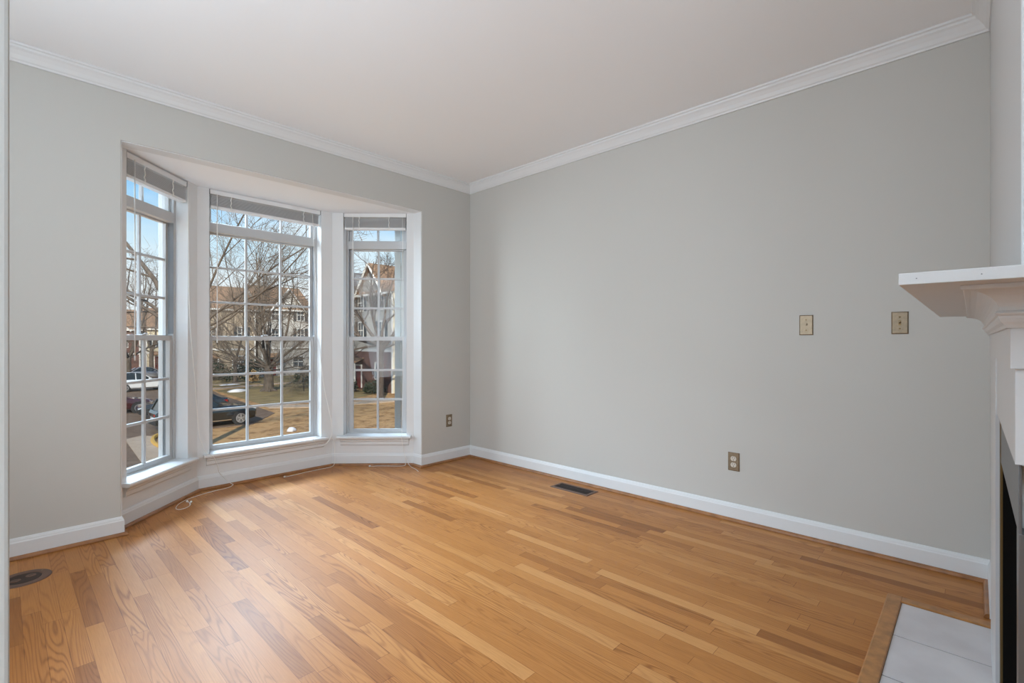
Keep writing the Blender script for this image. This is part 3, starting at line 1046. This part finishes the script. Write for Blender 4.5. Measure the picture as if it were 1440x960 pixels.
# firebox unit
fb = empty('fireplace_insert', (1.8, YF, 0), FP_TURN)
tag(fb, 'black metal firebox insert below the white mantel header', 'fireplace')
def fput(mb, name, m, bevel=0.0, par=None):
    mb.xf(Matrix.Translation(-fb.location))
    return mb.build(name, m, par or fb, bevel=bevel)
fput(MB().box((1.905, YF + .0004, .0155), (1.999, YF + .0040, .920)), 'slate_surround', M['slate'])
fput(MB().box((XFE - .045, YF + .0004, .800), (1.880, YF + .0050, .920)), 'hood_panel', M['gunmetal'], bevel=0.001)
fput(MB().box((1.880, YF + .0004, .0155), (1.905, YF + .0062, .920)), 'brass_strip', M['brassdark'])
fput(MB().box((XFE - .045, YF - .05, .0155), (XFE - .002, YF + .0050, .800)), 'corner_post', M['gunmetal'], bevel=0.001)
fput(MB().box((XFE - .002, YF + .0004, .130), (1.880, YF + .0016, .800)), 'firebox_screen', M['fireblack'])
lw = MB()
for k in range(4):
    lw.box((XFE - .002, YF + .0004, .022 + k * .027), (1.880, YF + .0042, .040 + k * .027))
fput(lw, 'louver', M['gunmetal'])
fput(MB().box((XFE - .040, YF - .53, .0155), (XFE - .001, YF - .05, .920)), 'end_screen', M['fireblack'])

# small black tag hanging under the meeting rail of the middle window
mt, _l = frame_of(B1, B2)
sn = MB().box((1.514 - B1[0], .096, 1.072), (1.534 - B1[0], .0978, 1.136)).xf(mt)
sn.box((1.519, YB + .0955, 1.133), (1.529, YB + .098, 1.142))
tag(sn.build('sensor_tag', M['black'], origin=(1.524, YB + .097, 1.10), bevel=0.0004), 'small black tag hanging below the middle window meeting rail', 'window tag')

# ================================================================== OUTDOORS
GZ = -3.4
def flat(name, pts, z, m, thick=0.06):
    return struct(MB().prism(pts, 'z', z - thick, z).build(name, m))

flat('lawn', [(-90, 5), (130, 5), (130, 150), (-90, 150)], GZ, M['lawn'], 0.3)
flat('lawn_slope', [(12.9, 37.0), (13.6, 50.5), (19.0, 53.0), (23, 53), (23, 38), (19, 35.5)], GZ + .02, M['greenlawn'])
flat('lawn_far', [(13.8, 54.2), (14.2, 70), (40, 70), (40, 55.6), (19.0, 55.6)], GZ + .02, M['greenlawn'])
flat('parking_lot', [(-60, 19.0), (3.4, 19.0), (3.7, 23.0), (3.9, 28.2), (5.0, 28.7), (9.5, 28.6), (11.9, 32.0), (12.8, 46.0), (13.6, 53.0), (13.6, 84), (-60, 84)], GZ + .03, M['asphalt'])
flat('sidewalk', [(12.7, 36.2), (12.5, 34.6), (15.2, 32.6), (30, 29.5), (30, 31.0), (15.6, 34.2)], GZ + .05, M['concrete'])
flat('walkway', [(13.6, 51.6), (19.2, 53.4), (23, 53.8), (23, 54.9), (19.0, 54.5), (13.7, 53.0)], GZ + .05, M['concrete'])
flat('front_path', [(13.8, 56.6), (19.0, 57.4), (19.0, 58.2), (13.8, 57.6)], GZ + .05, M['concrete'])
flat('ramp', [(3.6, 22.6), (4.4, 22.0), (5.4, 22.4), (4.75, 23.8), (4.55, 26.0), (5.0, 28.2), (4.6, 28.8), (3.9, 28.2)], GZ + .05, M['concrete'])
cu = MB().tube(smooth_path([(5.9, 28.5, GZ + .08), (5.1, 28.1, GZ + .08), (4.7, 26.8, GZ + .08), (4.62, 25.2, GZ + .08), (4.85, 23.8, GZ + .08), (5.5, 22.6, GZ + .08)], 5), .09, 6)
struct(cu.build('curb', M['curbyellow']))

# ------------------------------------------------------------------ cars
def make_car(kind, loc, rz, paint, label):
    r = empty('car', (loc[0], loc[1], GZ + .03), rz)
    tag(r, label, 'car')
    if kind == 'suv':
        st = [(-2.35, .48, .92, .78), (-2.26, .34, 1.04, .88), (-1.9, .27, 1.08, .92), (-.9, .24, 1.08, .935), (.6, .24, 1.07, .935), (1.0, .24, 1.06, .93), (1.6, .26, 1.01, .92), (2.02, .28, .96, .89), (2.20, .32, .88, .83), (2.29, .42, .76, .72)]
        gh = [(-2.20, 1.03), (-1.98, 1.55), (-1.72, 1.66), (-.9, 1.70), (-.45, 1.665), (-.12, 1.60), (.66, 1.05)]
        ax, wr, wy = 1.42, .36, .80
        belt, roofz = 1.05, 1.70
        bp = [-.62, -1.45]
    else:
        st = [(-2.30, .45, .82, .74), (-2.22, .32, .94, .84), (-1.8, .24, .98, .88), (-.9, .20, .95, .90), (.6, .20, .93, .90), (1.0, .20, .92, .90), (1.6, .22, .86, .88), (2.05, .24, .78, .84), (2.24, .30, .68, .76), (2.32, .38, .60, .66)]
        gh = [(-1.85, .95), (-1.15, 1.36), (-.75, 1.44), (-.2, 1.45), (.2, 1.40), (.98, .92)]
        ax, wr, wy = 1.38, .33, .78
        belt, roofz = .93, 1.45
        bp = [-.40]
    pm = paint
    mb = MB()
    rings = []
    for (x, zb, zt, w) in st:
        h = zt - zb
        rings.append([Vector((x, -w * .93, zb)), Vector((x, -w, zb + .10 * h + .05)), Vector((x, -w, zb + .62 * h)), Vector((x, -w * .955, zb + .9 * h)), Vector((x, -w * .86, zt)),
                      Vector((x, w * .86, zt)), Vector((x, w * .955, zb + .9 * h)), Vector((x, w, zb + .62 * h)), Vector((x, w, zb + .10 * h + .05)), Vector((x, w * .93, zb))])
    n_ = 10
    vs = [q for g in rings for q in g]
    fs = []
    for i in range(len(rings) - 1):
        for k in range(n_):
            fs.append((i * n_ + k, i * n_ + (k + 1) % n_, (i + 1) * n_ + (k + 1) % n_, (i + 1) * n_ + k))
    fs.append(tuple(range(n_)))
    fs.append(tuple((len(rings) - 1) * n_ + k for k in range(n_)))
    mb.add(vs, fs)
    body = mb.build('body', pm, r, bevel=0.02)
    # greenhouse glass
    def gy(z):
        return .80 - .19 * (z - belt) / (roofz - belt) if kind == 'suv' else .78 - .20 * (z - belt) / (roofz - belt)
    g = MB()
    k = len(gh)
    vs = [(x, -gy(z), z) for x, z in gh] + [(x, gy(z), z) for x, z in gh]
    fs = [tuple(range(k)), tuple(range(2 * k - 1, k - 1, -1))] + [(i, i + k, (i + 1) % k + k, (i + 1) % k) for i in range(k)]
    g.add(vs, fs)
    g.build('side_glass', M['carglass'], r)
    # roof skin and pillars in body colour
    rf = MB()
    top = gh[1:-1]
    vs = []
    for x, z in top:
        vs += [(x, -gy(z) - .012, z - .05), (x, -gy(z) + .02, z + .012), (x, gy(z) - .02, z + .012), (x, gy(z) + .012, z - .05)]
    fs = []
    for i in range(len(top) - 1):
        for j in range(3):
            fs.append((i * 4 + j, i * 4 + j + 1, i * 4 + 5 + j, i * 4 + 4 + j))
    rf.add(vs, fs)
    rf.build('roof', pm, r, smooth=True)
    for sgn in (-1, 1):
        for (pa, pb, w_) in ((gh[-1], gh[-2], .035), (gh[0], gh[1], .06)):
            MB().tube([(pa[0], sgn * gy(pa[1]), pa[1] - .02), (pb[0], sgn * gy(pb[1]), pb[1])], w_, 6).build('pillar', pm, r)
        for x in bp:
            MB().box((x - .04, sgn * (gy(belt) + .004), belt - .02), (x + .04, sgn * gy(roofz), belt + .02)).add(
                [(x - .04, sgn * (gy(belt) + .006), belt), (x + .04, sgn * (gy(belt) + .006), belt), (x + .03, sgn * (gy(roofz - .06) + .006), roofz - .06), (x - .03, sgn * (gy(roofz - .06) + .006), roofz - .06)],
                [(0, 1, 2, 3)]).build('door_pillar', pm, r)
        # wheels
        for x in (-ax, ax):
            arch = MB().lathe([(wr + .07, wy + .115), (wr + .07, wy + .13)], (0, 0, 0), 'y', 28)
            arch.xf(Matrix.Scale(sgn, 4, (0, 1, 0)) @ Matrix.Identity(4))
            arch.xf(Matrix.Translation((x, 0, wr)))
            arch.build('wheel_arch', M['tyre'], r)
            wv = MB().lathe([(wr * .62, wy - .08), (wr * .95, wy - .09), (wr, wy - .05), (wr, wy + .10), (wr * .95, wy + .145), (wr * .66, wy + .150)], (0, 0, 0), 'y', 30)
            wv.xf(Matrix.Translation((x, 0, wr)) @ Matrix.Scale(sgn, 4, (0, 1, 0)))
            wo = wv.build('wheel', M['tyre'], r, smooth=False)
            rm = MB().lathe([(wr * .70, wy + .140), (wr * .70, wy + .156), (wr * .62, wy + .156), (wr * .60, wy + .150)], (0, 0, 0), 'y', 30)
            for q in range(5):
                an = 2 * PI * q / 5 + .3
                for da in (-.14, .14):
                    c_, s_ = math.cos(an + da), math.sin(an + da)
                    px_, pz_ = -s_ * .018, c_ * .018
                    ro, ri = wr * .64, wr * .12
                    rm.add([(c_ * ri - px_, wy + .152, s_ * ri - pz_), (c_ * ri + px_, wy + .152, s_ * ri + pz_), (c_ * ro + px_, wy + .156, s_ * ro + pz_), (c_ * ro - px_, wy + .156, s_ * ro - pz_),
                            (c_ * ri - px_, wy + .164, s_ * ri - pz_), (c_ * ri + px_, wy + .164, s_ * ri + pz_), (c_ * ro + px_, wy + .164, s_ * ro + pz_), (c_ * ro - px_, wy + .164, s_ * ro - pz_)],
                           [(0, 1, 2, 3), (4, 7, 6, 5), (0, 4, 5, 1), (1, 5, 6, 2), (2, 6, 7, 3), (3, 7, 4, 0)])
            rm.lathe([(wr * .16, wy + .150), (wr * .16, wy + .168)], (0, 0, 0), 'y', 16)
            rm.xf(Matrix.Translation((x, 0, wr)) @ Matrix.Scale(sgn, 4, (0, 1, 0)))
            rm.build('rim', M['alloy'], wo)
        # lamps, mirror, sill
        f0, f1 = st[-3], st[-2]
        MB().add([(f0[0] - .05, sgn * (f0[3] + .004), f0[2] - .10), (f1[0] + .03, sgn * (f1[3] + .0), f1[2] - .10), (f1[0] + .02, sgn * (f1[3] * .955 + .02), f1[2] - .03), (f0[0] - .15, sgn * (f0[3] * .955 + .03), f0[2] - .05),
                  (f1[0] + .075, sgn * (f1[3] * .72), f1[2] - .12), (f1[0] + .06, sgn * (f1[3] * .72), f1[2] - .045)],
                 [(0, 1, 2, 3), (1, 4, 5, 2)]).build('headlight', M['headlight'], r)
        b0, b1 = st[0], st[1]
        MB().add([(b1[0] + .22, sgn * (b1[3] + .035), b1[2] - .10), (b1[0] + .0, sgn * (b1[3] + .012), b1[2] - .24), (b1[0] + .0, sgn * (b1[3] + .012), b1[2] - .08), (b0[0] - .02, sgn * .42, b0[2] - .13), (b0[0] - .02, sgn * .42, b0[2] - .03)],
                 [(0, 1, 2), (1, 3, 4, 2)]).build('tail_light', M['taillight'], r)
        MB().box((.30, sgn * (gy(belt) + .06), belt + .02), (.48, sgn * (gy(belt) + .26), belt + .17)).build('wing_mirror', pm, r, bevel=0.03)
        MB().box((-ax + wr + .10, sgn * (st[4][3] + .002), st[4][1] + .06), (ax - wr - .10, sgn * (st[4][3] + .012), st[4][1] + .11)).build('sill_trim', M['chrome'], r)
        for hx_ in (-.25, -1.15):
            MB().box((hx_, sgn * (st[4][3] - .01), belt - .16), (hx_ + .17, sgn * (st[4][3] + .022), belt - .13)).build('door_handle', M['chrome'], r)
    MB().box((st[-1][0] - .02, -.42, st[-1][1] + .03), (st[-1][0] + .012, .42, st[-1][2] - .06)).build('grille', M['tyre'], r)
    MB().box((st[0][0] - .012, -.26, .62), (st[0][0] + .01, .26, .74)).build('licence_plate', M['plate'], r)
    MB().box((st[0][0] - .03, -.76, .36), (st[0][0] + .12, .76, .56)).build('rear_bumper', M['tyre'], r, bevel=0.02)
    return r

PB = mat('car_black_paint', (0.010, 0.013, 0.013), 0.12, coat=1.0)
PD = mat('car_charcoal_paint', (0.022, 0.024, 0.026), 0.15, coat=1.0)
PM = mat('car_maroon_paint', (0.055, 0.012, 0.014), 0.15, coat=1.0)
PW = mat('car_white_paint', (0.75, 0.76, 0.77), 0.25, coat=1.0)
PS = mat('car_silver_paint', (0.42, 0.43, 0.45), 0.28, metal=0.5, coat=1.0)
make_car('suv', (7.52, 29.75), 0.03, PB, 'black suv with alloy wheels parked nearest the bay window')
make_car('sedan', (7.75, 35.3), PI - 0.10, PD, 'charcoal sedan parked just behind the black suv')
make_car('sedan', (4.55, 39.0), 0.05, PM, 'dark maroon car seen low in the left bay window')
make_car('suv', (8.9, 55.5), 0.08, PW, 'white suv across the lot in the left bay window')
make_car('sedan', (12.2, 72.0), 0.05, PS, 'silver car farthest away in the left bay window')

# ------------------------------------------------------------------ townhouses
def townhouse(label, loc, rz, w, d, he, hr, wall_m, roof_m, lower_m=None, cross=True, shutters=True, nwin=2, side_m=None):
    """facade along local x, facing local -y"""
    r = empty('townhouse', (loc[0], loc[1], GZ), rz)
    tag(r, label, 'house', 'townhouses across the lawn')
    wm = MB().box((-w / 2, 0, 0), (w / 2, d, he))
    wm.add([(-w / 2, 0, he), (-w / 2, d, he), (-w / 2, d / 2, hr - .12), (w / 2, 0, he), (w / 2, d, he), (w / 2, d / 2, hr - .12)], [(0, 1, 2), (3, 5, 4)])
    wm.build('wall', wall_m, r)
    if side_m is not None:
        for sx_ in (-1, 1):
            x0 = sx_ * (w / 2 + .01)
            MB().add([(x0, -.01, 0), (x0, d + .01, 0), (x0, d + .01, he), (x0, d / 2, hr - .1), (x0, -.01, he),
                      (x0 + sx_ * .03, -.01, 0), (x0 + sx_ * .03, d + .01, 0), (x0 + sx_ * .03, d + .01, he), (x0 + sx_ * .03, d / 2, hr - .1), (x0 + sx_ * .03, -.01, he)],
                     [(0, 1, 2, 3, 4), (9, 8, 7, 6, 5), (0, 4, 9, 5), (1, 6, 7, 2), (2, 7, 8, 3), (3, 8, 9, 4)]).build('end_wall', side_m, r)
    ov, th = .35, .18
    sl = (hr - he) / (d / 2)
    rf = MB()
    for sg, y0 in ((1, 0), (-1, d)):
        ye = y0 - sg * ov
        ze = he - sl * ov
        rf.add([(-w / 2 - .2, ye, ze), (w / 2 + .2, ye, ze), (w / 2 + .2, d / 2, hr), (-w / 2 - .2, d / 2, hr),
                (-w / 2 - .2, ye, ze + th), (w / 2 + .2, ye, ze + th), (w / 2 + .2, d / 2, hr + th), (-w / 2 - .2, d / 2, hr + th)],
               [(0, 1, 2, 3), (4, 7, 6, 5), (0, 4, 5, 1), (1, 5, 6, 2), (2, 6, 7, 3), (3, 7, 4, 0)])
    rf.build('roof', roof_m, r)
    MB().box((-w / 2 - .2, -ov - .02, he - sl * ov - .05), (w / 2 + .2, -ov + .05, he - sl * ov + .16)).build('gutter', M['exttrim'], r)
    if lower_m:
        MB().box((-w / 2 + .02, -.06, 0), (w / 2 - .02, 0.02, he * .40)).build('ground_floor_front', lower_m, r)
    for sx_ in (-1, 1):
        MB().box((sx_ * (w / 2 - .09) - .09, -.10, 0), (sx_ * (w / 2 - .09) + .09, .03, he)).build('corner_board', M['exttrim'], r)
    MB().box((-w / 2, -.09, he * .40), (w / 2, .02, he * .40 + .22)).build('belt_board', M['exttrim'], r)
    def window(x, z, ww, hh, sh=True):
        f = MB()
        rect_ring(f, x - ww / 2, x + ww / 2, z, z + hh, .09, .09, .11, .11, -.11, .0)
        f.box((x - .025, -.095, z), (x + .025, -.03, z + hh)).box((x - ww / 2, -.095, z + hh / 2 - .04), (x + ww / 2, -.03, z + hh / 2 + .04))
        fo_ = f.build('window', M['exttrim'], r)
        MB().box((x - ww / 2 + .08, -.075, z + .09), (x + ww / 2 - .08, -.065, z + hh - .09)).build('pane', M['winglass'], fo_)
        if sh and shutters:
            for sg in (-1, 1):
                MB().box((x + sg * (ww / 2 + .03), -.10, z + .02), (x + sg * (ww / 2 + .43), -.04, z + hh - .02)).build('shutter', M['shutter'], r)
    floors = [he * .10, he * .50, he * .50 + 2.6] if he > 8.6 else [he * .12, he * .52]
    for fi, z in enumerate(floors):
        if fi == 0:
            MB().box((-w * .30 - .55, -.14, 0.15), (-w * .30 + .55, -.05, 2.35)).build('door_frame', M['exttrim'], r)
            MB().box((-w * .30 - .44, -.16, 0.15), (-w * .30 + .44, -.10, 2.22)).build('door', M['doorred'], r)
            window(w * .20, z + .15, 1.5, 1.6, False)
            continue
        for q in range(nwin):
            window(-w / 2 + w * (q + .5) / nwin, z + .25, 1.05, 1.65)
    if cross:
        cw, ch = w * .62, (hr - he) * .80
        cg = MB().prism([(-cw / 2, he - .1), (cw / 2, he - .1), (0, he + ch)], 'y', -.02, d * .45)
        cg.build('cross_gable', wall_m, r)
        cr_ = MB()
        e_ = .32
        for sg in (-1, 1):
            xe_, ze_ = sg * (cw / 2 + e_), he - .1 - ch / (cw / 2) * e_
            cr_.add([(xe_, -.4, ze_), (0, -.4, he + ch + .02), (0, d * .48, he + ch + .02), (xe_, d * .48, ze_), (xe_, -.4, ze_ + .17), (0, -.4, he + ch + .2), (0, d * .48, he + ch + .2), (xe_, d * .48, ze_ + .17)],
                    [(0, 1, 2, 3), (4, 7, 6, 5), (0, 4, 5, 1), (1, 5, 6, 2), (2, 6, 7, 3), (3, 7, 4, 0)])
            MB().tube([(xe_, -.43, ze_ + .06), (0, -.43, he + ch + .08)], .11, 4).build('rake_board', M['exttrim'], r)
        cr_.build('gable_roof', roof_m, r)
        MB().lathe([(.38, -.10), (.38, -.03)], (0, 0, he + ch * .38), 'y', 20).build('gable_vent', M['exttrim'], r)
    # porch hood over the door
    MB().prism([(-1.1, 2.5), (.05, 2.95), (.05, 3.05), (-1.1, 2.6)], 'x', -w * .30 - .9, -w * .30 + .9).build('porch_roof', roof_m, r)
    for sg in (-1, 1):
        MB().box((-w * .30 + sg * .8 - .06, -1.05, 0), (-w * .30 + sg * .8 + .06, -.93, 2.52)).build('porch_post', M['exttrim'], r)
    return r

HR = -PI / 2                      # facade towards -x
# the near row on the right of the lawn
townhouse('cream sided end townhouse with brick ground floor in the right bay window', (23.6, 40.4), HR, 7.2, 9.5, 9.0, 12.2, M['side_grey'], M['shingle'], M['brick'], True, True, 2, M['side_cream'])
townhouse('grey roofed townhouse at right edge of the middle bay window', (24.8, 48.2), HR, 7.2, 9.5, 8.9, 12.4, M['side_tan'], M['shinglegrey'], M['brick'], True, True, 2)
# row across the end of the lawn
townhouse('white gabled townhouse with dark shutters behind the big bare tree', (26.2, 66.0), 0, 6.6, 10, 8.8, 12.0, M['side_white'], M['shingle'], None, True, True, 2)
townhouse('tan townhouse left of the white gabled one', (19.1, 66.6), 0, 6.6, 10, 8.6, 11.6, M['side_tan'], M['shingle'], None, False, True, 2)
# far row in the left window
townhouse('far brick townhouse at left edge of the left bay window', (10.6, 92), 0.0, 8, 10, 6.4, 9.4, M['brick'], M['shingle'], None, True, False, 2)
townhouse('far cream townhouse behind the parked cars in the left bay window', (19.2, 92), 0.0, 8, 10, 6.6, 9.8, M['side_cream'], M['shingle'], None, False, True, 3)

# ------------------------------------------------------------------ bare trees
def bare_tree(label, base, h_fork, r0, primaries, seed, kids=(7, 6, 5), shrink=(.55, .52, .5), bark='bark', twig='twig', lean=(0, 0), tropism=.10, group='bare trees outside the bay'):
    rnd = random.Random(seed)
    o = empty('bare_tree', base)
    tag(o, label, 'tree', group)
    tk, br, tw = MB(), MB(), MB()
    fork = Vector((lean[0], lean[1], h_fork))
    pts = [Vector((0, 0, -.1)), Vector((lean[0] * .1, lean[1] * .1, h_fork * .12)), Vector((lean[0] * .5 + rnd.uniform(-.05, .05), lean[1] * .5, h_fork * .55)), fork]
    tk.tube(smooth_path(pts, 3), [r0 * 1.55, r0 * 1.35, r0 * 1.18, r0 * 1.08, r0 * 1.04, r0, r0 * .97, r0 * .95, r0 * .93, r0 * .92][:10], 9)
    for k in range(6):          # root flare
        an = k * 1.05 + rnd.uniform(0, .4)
        tk.tube([(0, 0, h_fork * .10), (math.cos(an) * r0 * 1.3, math.sin(an) * r0 * 1.3, .10), (math.cos(an) * r0 * 2.2, math.sin(an) * r0 * 2.2, -.05)], [r0 * .5, r0 * .35, r0 * .1], 6)
    def grow(p, dv, L, r, lvl):
        n_ = 5 if lvl == 0 else (4 if lvl == 1 else 3)
        pts, rs = [p.copy()], [r]
        d = dv.normalized()
        step = L / n_
        for i in range(n_):
            d = (d + Vector((rnd.gauss(0, .11), rnd.gauss(0, .11), rnd.gauss(0, .09) + tropism * (.6 if lvl else .25)))).normalized()
            pts.append(pts[-1] + d * step)
            rs.append(r * (1 - .80 * (i + 1) / n_) + .003)
        (tk if lvl == 0 else br if lvl == 1 else tw).tube(pts, rs, 7 if lvl == 0 else 4 if lvl == 1 else 3, caps=False)
        if lvl >= len(kids):
            return
        for k in range(kids[lvl]):
            t = .22 + .78 * (k + rnd.random()) / kids[lvl]
            f = min(n_ - 1e-3, t * n_)
            i = int(f)
            q = pts[i].lerp(pts[i + 1], f - i)
            dd = (pts[i + 1] - pts[i]).normalized()
            ax_ = dd.cross(Vector((rnd.gauss(0, 1), rnd.gauss(0, 1), rnd.gauss(0, 1))))
            if ax_.length < 1e-3:
                continue
            nd = Matrix.Rotation(rnd.uniform(.45, .95), 3, ax_.normalized()) @ dd
            grow(q, nd, L * shrink[lvl] * rnd.uniform(.7, 1.25) * (1.15 - .5 * t), max(.0055, rs[i] * .46), lvl + 1)
    for (dv, L, r) in primaries:
        grow(fork - Vector((0, 0, rnd.uniform(0, .15) * h_fork)), Vector(dv), L, r, 0)
    tk.build('trunk', M[bark], o, smooth=True)
    br.build('bough', M[bark], o)
    tw.build('twig', M[twig], o)
    return o

# directions: (.69,-.72,0) is sideways to the right as seen from the room
RT = Vector((.69, -.72, 0))
FW = Vector((.72, .69, 0))
def dv(side, up, depth=0.0):
    return tuple(RT * side + FW * depth + Vector((0, 0, up)))

bare_tree('big spreading bare tree on the lawn in the middle bay window', (16.8, 46.6, GZ), 2.3, .42,
          [(dv(-1, .75), 9.0, .13), (dv(-.55, 1.1, .3), 10.0, .15), (dv(0.05, 1.3, -.2), 10.5, .17), (dv(.5, 1.1, .4), 10.0, .14), (dv(1, .8, -.2), 9.0, .13), (dv(-1, .30, -.3), 7.5, .09),
           (dv(1, .32, .2), 7.5, .09), (dv(.2, .9, -.8), 8, .10), (dv(-.3, .9, .8), 8, .10), (dv(-1, .12, -.5), 7, .07), (dv(1, .14, -.5), 7, .07), (dv(.7, .2, -.9), 6.5, .06), (dv(-.6, .22, -.9), 6.5, .06)], 11, (10, 9, 8))
bare_tree('near bare tree with limbs crossing the left and middle bay windows', (5.15, 23.0, GZ), 5.0, .20,
          [(dv(1, .62), 7.5, .050), (dv(.9, .95, .2), 8.0, .055), (dv(.55, 1.2, -.2), 8.0, .055), (dv(-.70, 1.15), 7.0, .13), (dv(-1, .75, .2), 6.5, .085), (dv(-.85, .95, -.2), 6.5, .075), (dv(1, .35, -.2), 5.5, .040), (dv(1, .8, .1), 7.0, .045), (dv(-1, .25), 5.0, .040)],
          5, (7, 6, 5), tropism=.06)
bare_tree('dark bare tree forking low in the right bay window', (20.2, 33.3, GZ), 4.3, .24,
          [(dv(-.75, .95), 6.5, .15), (dv(.55, 1.1), 7.0, .17), (dv(-.25, 1.2, .2), 7.0, .14), (dv(.95, .55), 5.5, .12), (dv(-1, .35, .1), 5.5, .13), (dv(.15, 1.0, -.4), 6.5, .13), (dv(-1, -.05), 4.2, .10), (dv(1, .1), 4.0, .09), (dv(-.9, .6, -.3), 5.5, .10)],
          23, (9, 9, 7), bark='barkdark', twig='barkdark', tropism=.05)
bare_tree('slim bare tree at the far end of the lawn', (17.6, 58.5, GZ), 2.6, .20,
          [(dv(-.5, 1.2), 7.5, .11), (dv(.5, 1.2), 7.5, .11), (dv(0, 1.3, .3), 8.5, .12), (dv(.9, .7), 6, .08), (dv(-.9, .7), 6, .08)], 37, (8, 8, 6))
bare_tree('bare tree beside the white suv in the left bay window', (9.0, 63.0, GZ), 3.0, .26,
          [(dv(-.6, 1.2), 9, .14), (dv(.5, 1.2), 9, .14), (dv(0, 1.3, .3), 10, .15), (dv(1, .6), 7, .10), (dv(-1, .6), 7, .10), (dv(.2, .8, -.8), 7, .1)], 41, (8, 8, 5))
bare_tree('bare tree rising above the far row of townhouses', (14.6, 84.0, GZ), 3.4, .28,
          [(dv(-.6, 1.2), 10, .14), (dv(.5, 1.2), 10, .14), (dv(0, 1.3, .3), 11, .15), (dv(1, .6), 8, .10), (dv(-1, .6), 8, .10)], 43, (8, 8, 5))

# ------------------------------------------------------------------ shrubs
def shrub(name, label, loc, rx, ry, rz_, leaf, seed, n=420, size=.13, flat_top=False, group='shrubs along the houses'):
    rnd = random.Random(seed)
    o = empty(name, (loc[0], loc[1], GZ))
    tag(o, label, 'shrub', group)
    mb = MB()
    for i in range(n):
        a_, u_ = rnd.uniform(0, 2 * PI), rnd.uniform(-.2, 1)
        rr = rnd.uniform(.72, 1.04)
        c_ = math.sqrt(max(0, 1 - u_ * u_)) if not flat_top else min(1, 1.4 * math.sqrt(max(0, 1 - u_ ** 6)))
        p = Vector((rx * c_ * rr * math.cos(a_), ry * c_ * rr * math.sin(a_), rz_ * (.25 + .75 * max(0, u_)) * rr))
        e1_ = Vector((rnd.gauss(0, 1), rnd.gauss(0, 1), rnd.gauss(0, 1))).normalized()
        e2_ = e1_.orthogonal().normalized()
        s1, s2 = size * rnd.uniform(.7, 1.3), size * rnd.uniform(.35, .6)
        mb.add([p - e1_ * s1, p + e2_ * s2, p + e1_ * s1, p - e2_ * s2], [(0, 1, 2, 3)])
    mb.build('foliage', leaf, o)
    st_ = MB()
    for i in range(14):
        a_ = rnd.uniform(0, 2 * PI)
        q = rnd.uniform(.3, .85)
        st_.tube([(0, 0, 0), (rx * q * .5 * math.cos(a_), ry * q * .5 * math.sin(a_), rz_ * .45), (rx * q * math.cos(a_), ry * q * math.sin(a_), rz_ * .85)], [.03, .02, .008], 4)
    st_.build('stem', M['barkdark'], o)
    return o

shrub('evergreen_hedge', 'clipped dark hedge beside the far walkway', (18.2, 60.2), 2.0, .9, 1.7, M['leafdark'], 3, 800, .16, True)
shrub('evergreen_shrub', 'rounded dark evergreen behind the clipped hedge', (21.0, 63.2), 1.6, 1.3, 2.6, M['leafdark'], 4, 800, .16)
shrub('evergreen_shrub', 'dark evergreen at left end of the far lawn', (17.0, 64.0), 1.6, 1.4, 2.2, M['leafdark'], 6, 700, .16)
shrub('bare_shrub', 'tangled dark shrub right of the big bare tree', (21.0, 47.4), 1.7, 1.3, 2.2, M['leafdark'], 7, 900, .14)
shrub('bare_shrub', 'tangled dark shrub against the brick front', (21.2, 44.2), 1.1, 1.2, 1.7, M['leafdark'], 8, 600, .14)
shrub('foundation_shrub', 'olive shrub below the end townhouse window', (21.4, 41.2), .95, 1.4, 1.5, M['leafdark'], 9, 600, .12)
shrub('foundation_shrub', 'low olive shrub near cream end wall', (22.2, 37.6), .95, 1.0, 1.2, M['leafdark'], 10, 600, .12)
shrub('autumn_shrub', 'orange leaved shrub at far left of the lawn', (14.6, 66.6), .7, .7, 2.6, M['leaforange'], 12, 350, .18)
shrub('autumn_shrub', 'tan leaved shrub near the walkway', (18.9, 57.0), .6, .6, 1.5, M['leaftan'], 13, 260, .13)

# ------------------------------------------------------------------ old snow, lamp post
def snow(label, loc, rx, ry, h, seed):
    rnd = random.Random(seed)
    mb = MB()
    rings = []
    for j, (q, hh) in enumerate(((1.0, 0.0), (.85, .55), (.5, .9), (.15, 1.0))):
        rings.append([Vector((loc[0] + rx * q * math.cos(2 * PI * k / 14) * (1 + .25 * math.sin(k * 2.3 + seed)), loc[1] + ry * q * math.sin(2 * PI * k / 14) * (1 + .2 * math.cos(k * 1.7 + seed)),
                              GZ + .02 + h * hh * rnd.uniform(.85, 1.1))) for k in range(14)])
    fs = []
    for i in range(3):
        for k in range(14):
            fs.append((i * 14 + k, i * 14 + (k + 1) % 14, (i + 1) * 14 + (k + 1) % 14, (i + 1) * 14 + k))
    fs.append(tuple(42 + k for k in range(14)))
    fs.append(tuple(range(13, -1, -1)))
    mb.add([q for g in rings for q in g], fs)
    o = mb.build('snow_patch', M['snow'], smooth=True, origin=(loc[0], loc[1], GZ + .02))
    tag(o, label, 'snow', 'snow patches on the lawn')
    return o

snow('white snow patch left of the big bare tree trunk', (14.6, 47.9), .75, .5, .25, 1)
snow('small white snow lump on the golden grass nearest the house', (10.05, 24.9), .22, .18, .20, 2)
snow('thin snow patch beside the far walkway', (16.3, 56.0), .9, .4, .10, 3)
lp = empty('lamp_post', (19.0, 44.3, GZ))
tag(lp, 'thin dark lamp post on the lawn right of the big tree', 'lamp post')
MB().tube([(0, 0, 0), (0, 0, 1.5)], [.05, .04], 8).build('post', M['post'], lp)
MB().lathe([(.07, 1.5), (.12, 1.56), (.12, 1.74), (.03, 1.86)], (0, 0, 0), 'z', 8).build('lantern', M['post'], lp)
